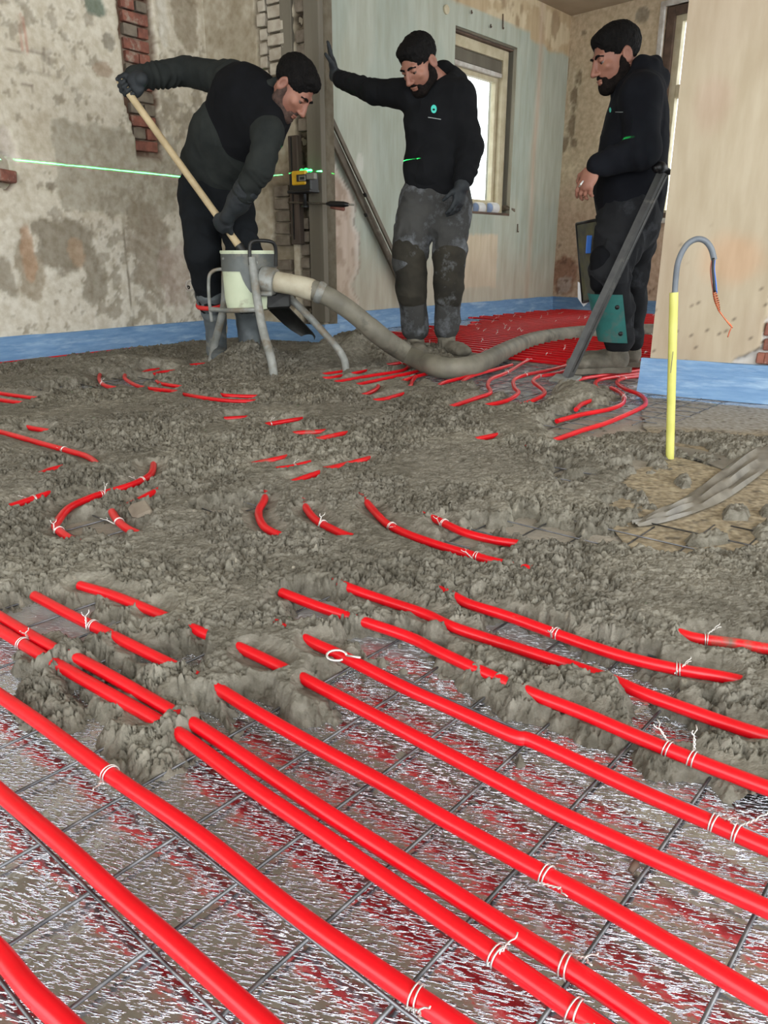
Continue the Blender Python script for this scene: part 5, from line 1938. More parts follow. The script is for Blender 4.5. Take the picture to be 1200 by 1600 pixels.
def head_extras(parent, O, R, s=1.0, beard='beard', beard_amt=1.0, iris_dir=(0, 1, -0.3)):
    L = lambda x, y, z: O + R @ (vec(x, y, z) * s)
    # hair cap with faded sides
    H_ = SDF()
    H_.ell(L(0, -0.016, 0.048), vec(0.082, 0.101, 0.088) * s, R, 0.01)
    H_.ell(L(0, 0.038, 0.088), vec(0.062, 0.050, 0.030) * s, R, 0.02)
    H_.ell(L(0, 0.105, -0.012), vec(0.074, 0.055, 0.082) * s, R, 0.012, 's')
    for q in (-1, 1):
        H_.ell(L(q * 0.085, 0.010, -0.030), vec(0.030, 0.030, 0.042) * s, R, 0.01, 's')
    H_.box(L(0, -0.04, -0.100), vec(0.12, 0.13, 0.055) * s, R, 0.01, 0.02, 's')
    H_.mesh('hair', 'hair', parent, 0.004, fabric(3, 0.0046, 75))
    if beard:
        B = SDF()
        a = 0.004 + 0.009 * beard_amt
        B.ell(L(0, 0.060, -0.094), vec(0.030, 0.030, 0.024) * s + a * 0.6, R, 0.02)
        for q in (-1, 1):
            B.cone(L(q * 0.058, -0.004, -0.018), L(q * 0.052, 0.004, -0.062), 0.018 * s + a * 0.4, 0.018 * s + a * 0.6, 0.014)
            B.cone(L(q * 0.050, 0.006, -0.068), L(q * 0.020, 0.064, -0.092), 0.018 * s + a * 0.5, 0.018 * s + a * 0.7, 0.014)
            B.cone(L(0, 0.092, -0.049), L(q * 0.026, 0.078, -0.064), 0.0075 * s, 0.008 * s, 0.006)
            B.cone(L(q * 0.026, 0.078, -0.064), L(q * 0.024, 0.076, -0.088), 0.010 * s, 0.012 * s, 0.008)
        B.ell(L(0, 0.086, -0.066), vec(0.017, 0.030, 0.0085) * s, R, 0.004, 's')
        B.mesh('beard', beard, parent, 0.0035, fabric(5, 0.0022, 80))
    for q in (-1, 1):
        mb = MB()
        c = L(q * 0.031, 0.0735, 0.003)
        g = unit(R @ vec(*iris_dir))
        mb.lathe([(0.0001, -0.0115 * s)] + [(0.0115 * s * math.sin(a), -0.0115 * s * math.cos(a)) for a in np.linspace(0.3, 2.8, 8)] + [(0.0001, 0.0115 * s)], c, g, 14)
        e = mb.build('eye', 'eye', parent, True)
        mb = MB()
        mb.lathe([(0.0058 * s, 0.0104 * s), (0.004 * s, 0.0116 * s), (0.0001, 0.0121 * s)], c, g, 12)
        mb.build('iris', 'iris', e, True)
        mb = MB()
        pts = [L(q * x, y, z) for x, y, z in [(0.013, 0.0935, 0.023), (0.025, 0.0945, 0.028), (0.037, 0.0895, 0.028), (0.050, 0.074, 0.021)]]
        mb.tube(spline(pts, 4), [0.0042 * s] * 4 + [0.0050 * s] * 5 + [0.0032 * s] * 4, 8)
        mb.build('eyebrow', 'hair', parent, True)


def hand_prims(S, wrist, fdir, pnorm, thumb_side, curls, size=1.0, fat=1.0, spread=0.05, tcurl=(0.4, 0.4)):
    """palm and five fingers. fdir: along the palm, pnorm: out of the palm, thumb_side: towards the thumb"""
    f = unit(fdir)
    n = unit(np.array(pnorm) - f * np.dot(pnorm, f))
    t = unit(np.array(thumb_side) - f * np.dot(thumb_side, f) - n * np.dot(thumb_side, n))
    s = size
    R = np.stack([t, f, n], 1)
    c = np.array(wrist) + f * 0.052 * s
    S.ell(c, vec(0.043 * fat, 0.055, 0.019 * fat) * s, R, 0.012)
    S.ell(np.array(wrist) + f * 0.035 * s + t * 0.024 * s + n * 0.006 * s, vec(0.022, 0.034, 0.019) * s * fat, R, 0.012)
    lens = [0.074, 0.083, 0.077, 0.060]
    for i in range(4):
        off = (0.032 - 0.0215 * i)
        base = np.array(wrist) + f * (0.088 - 0.004 * abs(i - 1.2)) * s + t * off * s
        cu = curls[i] if hasattr(curls[0], '__len__') else curls
        ang = 0.0
        p = base
        L_ = lens[i] * s
        rr = [0.0098, 0.0092, 0.0085, 0.0074]
        sp = (1.3 - i) * spread
        for j, fr_ in enumerate((0.45, 0.31, 0.24)):
            ang += cu[j]
            d = f * math.cos(ang) + n * math.sin(ang) + t * sp * math.cos(ang)
            q = p + unit(d) * L_ * fr_
            S.cone(p, q, rr[j] * s * fat, rr[j + 1] * s * fat, 0.0045)
            p = q
    # thumb leaves the side of the palm near its base
    b = np.array(wrist) + f * 0.028 * s + t * 0.034 * s
    a0 = 0.75
    d0 = unit(f * math.cos(a0) + t * math.sin(a0) + n * 0.35)
    q = b + d0 * 0.034 * s
    S.cone(b, q, 0.0135 * s * fat, 0.0115 * s * fat, 0.008)
    d1 = unit(f * math.cos(a0 - tcurl[0]) + t * math.sin(a0 - tcurl[0]) + n * (0.35 + tcurl[0]))
    q2 = q + d1 * 0.030 * s
    S.cone(q, q2, 0.0115 * s * fat, 0.0098 * s * fat, 0.005)
    d2 = unit(f * math.cos(a0 - tcurl[0] - tcurl[1]) + t * math.sin(a0 - tcurl[0] - tcurl[1]) * 0.8 + n * (0.35 + tcurl[0] + tcurl[1]))
    S.cone(q2, q2 + d2 * 0.024 * s, 0.0098 * s * fat, 0.0080 * s * fat, 0.005)


def lerp(a, b, t):
    return np.array(a) * (1 - t) + np.array(b) * t


def decal(target, px, py, rx, ry, mat, name, parent, n=10, tilt=0.0, lift=0.0018, shape='disc'):
    """flat print that follows the cloth below it: sampled on the target surface around one of its points"""
    bpy.context.view_layer.update()
    dg = bpy.context.evaluated_depsgraph_get()
    tree = BVHTree.FromObject(target, dg)
    Mw = target.matrix_world.inverted()
    C = Vector((0, 0, CAM_H))
    c = Mw @ C

    def hit(x, y):
        r = ray(x, y).normalized()
        h = tree.ray_cast(c, r)
        return h
    vs = []
    fs = []
    if shape == 'disc':
        rings = [0.0, 0.5, 1.0]
        h = hit(px, py)
        vs.append(h[0] + h[1] * lift)
        for rr in (0.5, 1.0):
            for k in range(20):
                a = 2 * math.pi * k / 20
                h = hit(px + rx * rr * math.cos(a), py + ry * rr * math.sin(a))
                vs.append(h[0] + h[1] * lift)
        for k in range(20):
            fs.append((0, 1 + k, 1 + (k + 1) % 20))
            fs.append((1 + k, 21 + k, 21 + (k + 1) % 20, 1 + (k + 1) % 20))
    else:
        for i in range(n + 1):
            for j in (-1, 1):
                x = px + rx * (2 * i / n - 1)
                y = py + tilt * (2 * i / n - 1) + ry * j
                h = hit(x, y)
                vs.append(h[0] + h[1] * lift)
        for i in range(n):
            fs.append((2 * i, 2 * i + 2, 2 * i + 3, 2 * i + 1))
    mb = MB()
    mb.add([Mw.inverted() @ v for v in vs], fs)
    return mb.build(name, mat, parent)

# ================================================================== PEOPLE
def shoe(S, heel, toe_dir, zs, L=0.29, h=0.10, w=0.048):
    """upper and toe cap; heel = ankle position in plan"""
    t = unit([toe_dir[0], toe_dir[1], 0])
    sd = vec(-t[1], t[0], 0)
    R = np.stack([sd, t, vec(0, 0, 1)], 1)
    o = vec(heel[0], heel[1], zs)
    S.ell(o + t * 0.00 + vec(0, 0, 0.048), vec(w * 0.85, 0.062, 0.055), R, 0.02)
    S.ell(o + t * 0.10 + vec(0, 0, 0.040), vec(w, 0.09, 0.042), R, 0.025)
    S.ell(o + t * (L - 0.115) + vec(0, 0, 0.036), vec(w * 1.05, 0.062, 0.034), R, 0.02)
    S.cone(o + vec(0, 0, 0.05), o + vec(0, 0, h), 0.050, 0.052, 0.02)


def sole(heel, toe_dir, zs, parent, mat='shoe_mud', L=0.29, w=0.05):
    t = Vector((toe_dir[0], toe_dir[1], 0)).normalized()
    sd = Vector((-t.y, t.x, 0))
    o = Vector((heel[0], heel[1], zs))
    out = []
    prof = [(-0.065, 0.6), (-0.05, 0.82), (0.0, 0.88), (0.06, 0.82), (0.12, 0.98), (L - 0.11, 1.08), (L - 0.075, 0.95), (L - 0.058, 0.6)]
    pts = [o + t * x + sd * (w * k) for x, k in prof] + [o + t * x - sd * (w * k) for x, k in prof[::-1]]
    mb = MB()
    n = len(pts)
    mb.add(pts + [p + Vector((0, 0, 0.026)) for p in pts], [tuple(range(n))[::-1], tuple(range(n, 2 * n))] + [(i, (i + 1) % n, n + (i + 1) % n, n + i) for i in range(n)])
    return mb.build('sole', mat, parent)


def ring_collar(S, c, R, rx, ry, r, k=0.01, a0=0, a1=2 * math.pi, lift=0.0):
    pts = []
    for i in range(13):
        a = a0 + (a1 - a0) * i / 12
        pts.append(c + R @ vec(rx * math.cos(a), ry * math.sin(a), lift * math.sin(a)))
    S.chain(pts, [r] * 13, k)


def J1(x, y, d):
    return J(x, y, d - 0.22)


# ------------------------------------------------------------------ worker 1: bent over the shovel
hA, hB = Vector(J1(190, 130, 4.30)), Vector(J1(376, 388, 4.28))
hdir = (hB - hA).normalized()
p1 = empty('person', J1(350, 560, 4.4) * vec(1, 1, 0), 'person in grey-green fleece and black trousers bending over with a shovel', 'person')
pelv = J1(335, 292, 4.50)
st1 = [(J1(333, 300, 4.50), 0.155, 0.125), (J1(337, 262, 4.46), 0.165, 0.13), (J1(356, 220, 4.38), 0.175, 0.135), (J1(388, 178, 4.30), 0.185, 0.13), (J1(402, 158, 4.28), 0.165, 0.105)]
sv1 = [unit([1, -.15, 0]), unit([.98, -.2, -.1]), unit([.9, -.25, -.4]), unit([.78, -.25, -.62]), unit([.78, -.25, -.62])]
Rs, Ls = J1(364, 126, 4.36), J1(420, 208, 4.14)
Re_, Rw = J1(290, 112, 4.52), J1(213, 121, 4.36)
Le, Lw = J1(406, 262, 4.10), J1(372, 316, 4.19)
nb1 = J1(412, 146, 4.27)
O1 = J1(456, 138, 4.22)
R1 = frame([.60, -.17, -.78], [0, 0, 1])
Rh, Rk, Ra = J1(312, 305, 4.50), J1(318, 400, 4.40), J1(336, 500, 4.48)
Lh, Lk, La = J1(362, 305, 4.50), J1(382, 400, 4.36), J1(388, 505, 4.44)
B = SDF()
B.loft([(c, a * .85, b * .85) for c, a, b in st1], sv1)
B.cone(nb1, O1 + R1 @ vec(0, -.02, -.05), .058, .054, .03)
B.chain([Rs, Re_, Rw], [.052, .043, .030], .02)
B.chain([Ls, Le, Lw], [.052, .043, .030], .02)
B.chain([Rh, Rk, Ra], [.085, .058, .042], .02)
B.chain([Lh, Lk, La], [.085, .058, .042], .02)
head_sdf(B, O1, R1, 1.06)
B.mesh('body', 'skin', p1, 0.0045)
head_extras(p1, O1, R1, 1.06, 'stubble', 0.75)
T = SDF()
f1 = (.004, .075, 3)
T.loft([(c, a * 1.05, b * 1.05) for c, a, b in st1[1:]], sv1[1:])
T.cone(st1[4][0], Rs, .10, .082, .04)
T.cone(st1[4][0] + vec(-.02, 0, -.03), Ls, .09, .068, .04)
T.cone(Rs, Re_, .080, .066, .03, fold=(.004, .07, 11))
T.cone(Re_, Rw, .064, .054, .02, fold=(.006, .034, 12))
T.cone(Ls, Le, .070, .064, .03, fold=(.005, .06, 13))
T.cone(Le, lerp(Le, Lw, .72), .066, .060, .02, fold=(.005, .045, 14))
ring_collar(T, lerp(nb1, O1, .22), frame(R1[:, 2] * -1, R1[:, 1]), .062, .066, .018)
top1 = T.mesh('fleece_jacket', 'fleece', p1, 0.0055, fabric(21, .007, 7))
Y_ = SDF()      # darker yoke over shoulders and chest
Y_.loft([(lerp(st1[2][0], st1[3][0], .15), .176, .138), (st1[3][0], .196, .138), (st1[4][0], .178, .114)], [sv1[3]] * 3)
Y_.cone(st1[4][0], lerp(st1[4][0], Rs, .85), .105, .080, .04)
Y_.cone(st1[4][0] + vec(-.02, 0, -.03), lerp(st1[4][0], Ls, .7), .092, .076, .04)
Y_.mesh('black_yoke', 'fleece_black', p1, 0.0055, fabric(21, .007, 7), offset=0.0045)
Q = SDF()
Q.loft([(c, a * 1.0, b * 1.0) for c, a, b in [(J1(333, 318, 4.50), .155, .13), st1[0], (J1(336, 268, 4.47), .16, .128)]], unit([1, -.15, 0]))
Q.chain([Rh, Rk, lerp(Rk, Ra, .70)], [.112, .090, .078], .03, fold=(.006, .09, 15))
Q.chain([Lh, Lk, lerp(Lk, La, .70)], [.108, .086, .074], .03, fold=(.006, .09, 16))
Q.mesh('trousers', 'trouser_black', p1, 0.0055, fabric(22, .008, 6))
for nm, kn, an, td, zs in (('r', Rk, Ra, (.35, -1, 0), .03), ('l', Lk, La, (.6, -.8, 0), .045)):
    W_ = SDF()
    W_.cone(lerp(kn, an, .62), an, .082, .058, .02, fold=(.004, .06, 17))
    W_.cone(an, vec(an[0], an[1], zs + .05), .058, .052, .02)
    shoe(W_, an, td, zs, .28, .12, .05)
    w_ = W_.mesh('wellington_boot', 'boot_grey', p1, 0.006, fabric(23, .005, 12))
    if nm == 'l':
        continue
    mb = MB()
    c_ = Vector(lerp(kn, an, .74))
    mb.lathe([(.074, -.012), (.085, -.010), (.088, 0), (.085, .010), (.074, .012)], c_, Vector(an) - Vector(kn), 20)
    mb.build('red_tape_band', 'red_cloth', w_, True)
G = SDF()
f_ = unit(vec(-1, .1, 0.1) - np.dot(vec(-1, .1, .1), np.array(hdir)) * np.array(hdir))
n_ = unit(np.cross(f_, np.array(hdir)))
if n_[1] > 0:
    n_ = -n_
Hp = np.array(hA) + np.array(hdir) * .035
wr = Hp - f_ * .082 - n_ * .030
G.cone(Rw, wr, .046, .034, .015)
hand_prims(G, wr, f_, n_, -np.array(hdir), (1.15, 1.35, 0.9), 1.0, 1.18, 0.0, (.7, .8))
G.mesh('work_glove', 'glove', p1, 0.004, fabric(24, .002, 25))
G = SDF()
hp2 = hA + hdir * ((J1(352, 350, 4.28)[2] - hA.z) / hdir.z)
Hp = np.array(hp2)
f_ = unit(Hp - Lw)
f_ = unit(f_ - np.dot(f_, np.array(hdir)) * np.array(hdir) * .95)
n_ = unit(np.cross(f_, np.array(hdir)))
if n_[1] < 0:
    n_ = -n_
wr = Hp - f_ * .078 - n_ * .030
G.cone(lerp(Le, Lw, .62), Lw, .060, .052, .02, fold=(.003, .03, 31))
G.cone(Lw, wr, .052, .036, .02)
hand_prims(G, wr, f_, n_, np.array(hdir), (1.1, 1.35, 0.9), 1.0, 1.18, 0.0, (.6, .8))
G.mesh('work_glove', 'glove', p1, 0.004, fabric(25, .002, 25))
mb = MB()
for a, b in (((404, 188), (412, 212)), ((308, 215), (300, 232))):
    pass
decal(top1, 401, 228, 2.4, 9, 'print_white', 'zip_pull', p1, 6) if False else None

# ------------------------------------------------------------------ worker 2: arm against the stub wall
D2 = 4.5
p2 = empty('person', J(690, 556, 4.5) * vec(1, 1, 0), 'person in black hoodie with a round teal chest badge, one arm stretched against the wall', 'person')
side2 = unit([.96, -.28, 0])
st2 = [(J(682, 312, D2), .150, .125), (J(683, 280, D2), .160, .125), (J(686, 235, D2), .162, .13), (J(686, 190, D2), .170, .128), (J(683, 160, D2 + .02), .155, .105)]
Rs, Ls = J(645, 148, D2 + .03), J(719, 153, D2 - .06)
Re_, Rw = J(585, 143, 4.66), J(533, 124, 4.86)
Le, Lw = J(735, 230, 4.36), J(722, 290, 4.28)
nb = J(686, 132, D2 + .03)
O2 = J(656, 101, 4.42)
R2 = frame([-.60, -.52, -.60], [0, 0, 1])
Rh, Rk, Ra = J(655, 318, D2), J(638, 408, 4.44), J(649, 512, 4.48)
Lh, Lk, La = J(707, 318, D2 - .02), J(703, 412, 4.42), J(698, 512, 4.44)
B = SDF()
B.loft([(c, a * .85, b * .85) for c, a, b in st2], side2)
B.cone(nb, O2 + R2 @ vec(0, -.02, -.05), .060, .056, .03)
B.chain([Rs, Re_, Rw], [.052, .043, .030], .02)
B.chain([Ls, Le, Lw], [.052, .043, .030], .02)
B.chain([Rh, Rk, Ra], [.085, .058, .042], .02)
B.chain([Lh, Lk, La], [.085, .058, .042], .02)
head_sdf(B, O2, R2, 1.06)
B.mesh('body', 'skin', p2, 0.0045)
head_extras(p2, O2, R2, 1.06, 'beard', 0.8)
T = SDF()
T.loft([(J(684, 286, D2), .172, .140), (J(684, 262, D2), .178, .146), (J(686, 225, D2), .176, .140), (J(686, 188, D2), .182, .136), (J(683, 160, D2 + .02), .165, .112)], side2)
T.cone(st2[4][0], Rs, .095, .078, .04)
T.cone(st2[4][0], Ls, .095, .080, .04)
T.cone(Rs, Re_, .078, .062, .03, fold=(.004, .08, 41))
T.cone(Re_, Rw, .062, .046, .02, fold=(.004, .06, 42))
T.cone(Ls, Le, .078, .068, .03, fold=(.004, .09, 43))
T.cone(Le, lerp(Le, Lw, .8), .070, .052, .02, fold=(.007, .05, 44))
# hood lying round the neck
Rn = frame([-.35, -.55, -.15], [0, 0, 1])
ring_collar(T, nb + vec(.0, 0.01, .012), Rn, .078, .082, .026, .02, lift=-.03)
T.cone(J(694, 110, D2 + .10), J(716, 128, D2 + .08), .045, .055, .03)
T.cone(J(690, 112, D2 + .12), J(676, 140, D2 + .12), .045, .055, .03)
top2 = T.mesh('hoodie', 'hood_black', p2, 0.0055, fabric(51, .008, 6.5))
# pouch pocket and ribbed hem
K = SDF()
K.loft([(J(684, 292, D2), .164, .132), (J(684, 279, D2), .172, .140)], side2, fold=(.0015, .012, 1))
K.mesh('ribbed_hem', 'hood_black', p2, 0.005, fabric(51, .004, 9), offset=.001)
K = SDF()
K.loft([(J(678, 272, D2), .110, .148), (J(680, 250, D2), .104, .148), (J(682, 238, D2), .085, .142)], side2)
K.mesh('pouch_pocket', 'hood_black', p2, 0.0055, fabric(51, .008, 6.5), offset=.004)
Q = SDF()
Q.loft([(J(682, 330, D2), .150, .125), (J(683, 300, D2), .160, .125), (J(683, 282, D2), .158, .122)], side2)
Q.chain([Rh, lerp(Rh, Rk, .75)], [.112, .098], .03, fold=(.006, .08, 45))
Q.chain([lerp(Rh, Rk, .75), Rk, lerp(Rk, Ra, .5), lerp(Rk, Ra, 1.0)], [.098, .090, .082, .076], .02)
Q.chain([Lh, lerp(Lh, Lk, .75)], [.108, .094], .03, fold=(.006, .08, 46))
Q.chain([lerp(Lh, Lk, .75), Lk, lerp(Lk, La, .5), lerp(Lk, La, 1.0)], [.094, .086, .078, .071], .02)
Q.mesh('trousers', 'trouser_mud', p2, 0.0055, fabric(52, .012, 6))
for a, b, r0, r1 in ((Rk, Ra, .096, .086), (Lk, La, .092, .082)):
    N_ = SDF()
    N_.cone(a + vec(0, -.006, .045), lerp(a, b, .52) + vec(0, -.008, 0), r0 - .003, r1 - .002, .01)
    N_.mesh('knee_patch', 'knee_mud', p2, 0.0055, fabric(52, .012, 6), offset=.002)
for an, td, zs in ((Ra, (.1, -1, 0), .035), (La, (.45, -.9, 0), .04)):
    W_ = SDF()
    shoe(W_, an, td, zs, .28, .12, .048)
    w_ = W_.mesh('work_shoe', 'shoe_mud', p2, 0.005, fabric(53, .006, 14))
    sole(an, td, zs - .015, w_)
G = SDF()
wr = J(524, 118, 4.90)
G.cone(lerp(Re_, Rw, .88), wr, .045, .036, .015, fold=(.003, .03, 1))
hand_prims(G, wr, [-.22, .05, 1], [-1, -.1, -.1], [0, -1, 0], (.02, .05, .05), 1.0, 1.15, .10, (.1, .1))
G.mesh('work_glove', 'glove', p2, 0.004, fabric(54, .002, 25))
G = SDF()
G.cone(lerp(Le, Lw, .75), Lw, .048, .040, .015)
hand_prims(G, Lw, [-.22, -.12, -1], [-.75, .65, 0], [-.6, -.8, 0], [(.2, .35, .3), (.28, .4, .3), (.35, .45, .3), (.4, .5, .3)], 1.0, 1.12, .05, (.35, .3))
G.mesh('work_glove', 'glove', p2, 0.004, fabric(55, .002, 25))
lg = decal(top2, 678, 170.5, 4.6, 6.6, 'logo_teal', 'chest_badge', p2)
decal(top2, 678, 171.5, 2.0, 1.6, 'hood_black', 'badge_mark', lg, lift=.0030)
decal(top2, 679, 185, 10, .5, 'print_white', 'print_line', p2, 8, tilt=1.6, shape='line')

# ------------------------------------------------------------------ worker 3: profile at the right, cigarette in hand
D3 = 3.9
p3 = empty('person', J(960, 578, 3.9) * vec(1, 1, 0), 'person in dark hoodie and dusty black trousers standing in profile with a cigarette', 'person')
side3 = unit([.10, 1, 0])
st3 = [(J(986, 335, D3), .160, .130), (J(985, 300, D3), .170, .138), (J(987, 250, D3), .170, .140), (J(994, 190, D3), .185, .128), (J(998, 152, D3), .165, .105)]
Ls, Le, Lw = J(1000, 150, 3.73), J(1004, 234, 3.66), J(934, 258, 3.68)
Rs, Re_, Rw = J(1002, 150, 4.08), J(1004, 238, 4.14), J(950, 285, 4.06)
nb = J(990, 124, D3)
O3 = J(963, 91, D3)
R3 = frame([-.93, -.14, -.33], [0, 0, 1])
Lh, Lk, La = J(978, 340, 3.84), J(952, 425, 3.76), J(967, 535, 3.80)
Rh, Rk, Ra = J(992, 340, 3.98), J(982, 428, 3.96), J(985, 532, 4.0)
B = SDF()
B.loft([(c, a * .85, b * .85) for c, a, b in st3], side3)
B.cone(nb, O3 + R3 @ vec(0, -.02, -.05), .060, .058, .03)
B.chain([Rs, Re_, Rw], [.052, .043, .030], .02)
B.chain([Ls, Le, Lw], [.052, .043, .030], .02)
B.chain([Rh, Rk, Ra], [.085, .058, .042], .02)
B.chain([Lh, Lk, La], [.085, .058, .042], .02)
head_sdf(B, O3, R3, 1.07)
hw = J(929, 262, 3.68)
B.cone(Lw, hw, .030, .030, .02)
hand_prims(B, hw, [-.42, .05, -.90], [.55, .75, -.25], [-.8, .45, .2], [(.35, .5, .3), (.45, .6, .35), (.5, .65, .4), (.6, .7, .4)], .95, 1.0, .03, (.5, .5))
B.mesh('body', 'skin', p3, 0.0042)
head_extras(p3, O3, R3, 1.07, 'beard', 1.0)
T = SDF()
T.loft([(J(984, 318, D3), .178, .152), (J(984, 285, D3), .182, .158), (J(987, 240, D3), .180, .150), (J(994, 190, D3), .190, .134), (J(998, 155, D3), .172, .112)], side3)
T.cone(st3[4][0], Rs, .10, .085, .04)
T.cone(st3[4][0], Ls, .10, .085, .04)
T.cone(Rs, Re_, .082, .070, .03)
T.cone(Re_, Rw, .068, .050, .02)
T.cone(Ls, Le, .086, .074, .03)
T.cone(Le, Lw, .078, .050, .025, fold=(.005, .07, 62))
Rn = frame([-.9, -.1, -.25], [0, 0, 1])
ring_collar(T, nb + vec(0.01, 0, .012), Rn, .084, .088, .026, .02, lift=-.035)
T.cone(J(1002, 102, D3 - .06), J(1026, 126, D3), .042, .055, .035)
T.cone(J(1002, 102, D3 + .06), J(1026, 126, D3 + .04), .042, .055, .035)
top3 = T.mesh('hoodie', 'hood_navy', p3, 0.0055, fabric(63, .007, 6.5))
Q = SDF()
Q.loft([(J(984, 350, D3), .160, .135), (J(985, 325, D3), .172, .142), (J(985, 308, D3), .168, .138)], side3)
Q.chain([Lh, lerp(Lh, Lk, .5), Lk, lerp(Lk, La, .5), La], [.128, .112, .088, .084, .074], .03, fold=(.007, .09, 64))
Q.chain([Rh, lerp(Rh, Rk, .5), Rk, lerp(Rk, Ra, .5), Ra], [.125, .108, .086, .080, .070], .03, fold=(.007, .09, 65))
Q.mesh('trousers', 'trouser_dusty', p3, 0.0055, fabric(66, .011, 6))
S_ = SDF()
kf = Lk + vec(-.060, -.02, .01)
S_.cone(kf + vec(0.012, 0, .055), kf + vec(0.016, 0, -.06), .052, .046, .03)
kp = S_.mesh('knee_pad', 'fleece_black', p3, 0.005, fabric(67, .003, 12))
# curved teal shin guard
shin_t, shin_b = lerp(Lk, La, .30), lerp(Lk, La, .98)
V_ = []
nr_, nc_ = 12, 12
for i in range(nr_):
    c = lerp(shin_t, shin_b, i / (nr_ - 1))
    rr = .114 - .016 * i / (nr_ - 1)
    for j in range(nc_):
        a = math.radians(150 + 128 * j / (nc_ - 1))
        for r_ in (rr,):
            V_.append((c[0] + math.cos(a) * rr, c[1] + math.sin(a) * rr, c[2]))
for i in range(nr_):
    c = lerp(shin_t, shin_b, i / (nr_ - 1))
    rr = .114 - .016 * i / (nr_ - 1) - .006
    for j in range(nc_):
        a = math.radians(150 + 128 * j / (nc_ - 1))
        V_.append((c[0] + math.cos(a) * rr, c[1] + math.sin(a) * rr, c[2]))
n0 = nr_ * nc_
F_ = [tuple(f) for f in grid_faces(nr_, nc_)] + [tuple(n0 + k for k in f[::-1]) for f in grid_faces(nr_, nc_)]
for i in range(nr_ - 1):
    for j in (0, nc_ - 1):
        a, b = i * nc_ + j, (i + 1) * nc_ + j
        F_.append((a, b, b + n0, a + n0))
for j in range(nc_ - 1):
    for i in (0, nr_ - 1):
        a, b = i * nc_ + j, i * nc_ + j + 1
        F_.append((a, b, b + n0, a + n0))
mb = MB()
mb.add(V_, F_)
sg = mb.build('shin_guard', 'teal', p3, True, 40)
for t_ in (.25, .80):
    c = lerp(shin_t, shin_b, t_)
    rr = .114 - .016 * t_
    a = math.radians(262)
    q = Vector((c[0] + math.cos(a) * rr, c[1] + math.sin(a) * rr, c[2]))
    mb = MB()
    mb.lathe([(.0001, .005), (.009, .004), (.011, 0), (.011, -.004)], q, (math.cos(a), math.sin(a), 0), 14)
    mb.build('rivet', 'laser_black', sg, True)
for an, td, zs in ((La, (-1, -.16, 0), .036), (Ra, (-1, .05, 0), .036)):
    W_ = SDF()
    shoe(W_, an, td, zs + .004, .31, .13, .052)
    w_ = W_.mesh('work_boot', 'shoe_mud', p3, 0.005, fabric(68, .006, 12))
    sole(an, td, zs - .006, w_, L=.31, w=.054)
decal(top3, 968, 175, 6, .5, 'print_white', 'print_line', p3, 6, tilt=0, shape='line')
decal(top3, 954, 172, 1.6, 4, 'logo_teal', 'chest_badge', p3)
# cigarette, held between the fingers
ca, cb = Vector(J(911, 283, 3.665)), Vector(J(904.5, 292, 3.645))
mb = MB()
mb.tube([ca, ca.lerp(cb, .7)], .0038, 8)
cg = empty('cigarette', ca, 'small white cigarette held low between bare fingers', 'cigarette')
mb.build('paper', 'white_plastic', cg, True)
mb = MB()
mb.tube([ca.lerp(cb, .7), cb], .0036, 8)
mb.build('ash_tip', 'wood_grey', cg, True)


def V(a):
    return Vector(a)


# ================================================================== SCREED DISCHARGE STAND (hopper on three bent legs)
hm = empty('mortar_discharge_stand', fl(400, 590), 'steel tripod discharge stand with cream and grey hopper, hose coupled to its right side', 'machine')
hc = V(J(388, 394, 3.95))
hc0 = Vector((hc.x, hc.y, 0))
zt, zb_ = J(388, 395, 3.95)[2], J(388, 481, 3.95)[2]
mb = MB()
mb.lathe([(.118, zb_), (.126, zb_ + .05), (.130, zt - .06), (.131, zt - .01), (.137, zt), (.137, zt + .010), (.120, zt + .010), (.116, zt - .03), (.08, zb_ + .04), (.02, zb_ + .02)], hc0, n=40)
mb.lathe([(.118, zb_), (.06, zb_ - .015), (.001, zb_ - .015)], hc0, n=40)
mb.build('hopper', 'cream_plastic', hm, True, 40)
# painted steel skirt, with a round cut-out over the cream tank on the left
Vv = []
na = 72
for i in range(na):
    a = 2 * math.pi * i / na
    # angle measured from the camera side (-y); right side of the picture is +x
    dx = math.sin(a)
    low_ = zt - .085 if dx < -.15 else (zt - .085 - (zt - .085 - (zb_ + .075)) * min(1, (dx + .15) / .35) ** .6 if dx < .2 else zb_ + .075)
    for r_, z_ in ((.1335, zt - .004), (.1335, low_), (.130, low_)):
        Vv.append((hc0.x + math.sin(a) * r_, hc0.y - math.cos(a) * r_, z_))
Ff = []
for i in range(na):
    j = (i + 1) % na
    Ff += [(3 * i, 3 * i + 1, 3 * j + 1, 3 * j), (3 * i + 1, 3 * i + 2, 3 * j + 2, 3 * j + 1)]
mb = MB()
mb.add(Vv, Ff)
sk = mb.build('steel_skirt', 'hopper_grey', hm, True, 40)
for x, y in ((348, 404), (402, 410), (428, 410), (404, 424)):
    a = math.asin(max(-1, min(1, (J(x, y, 3.85)[0] - hc0.x) / .134)))
    mb = MB()
    mb.lathe([(.0001, .006), (.006, .006), (.007, 0), (.007, -.003)], (hc0.x + math.sin(a) * .134, hc0.y - math.cos(a) * .134, J(x, y, 3.82)[2]), (math.sin(a), -math.cos(a), 0), 6)
    mb.build('bolt', 'steel', sk)


def leg(pts, r, nm='leg', mat='steel'):
    mb = MB()
    mb.tube(spline(pts, 6), r, 12)
    return mb.build(nm, mat, hm, True, 50)


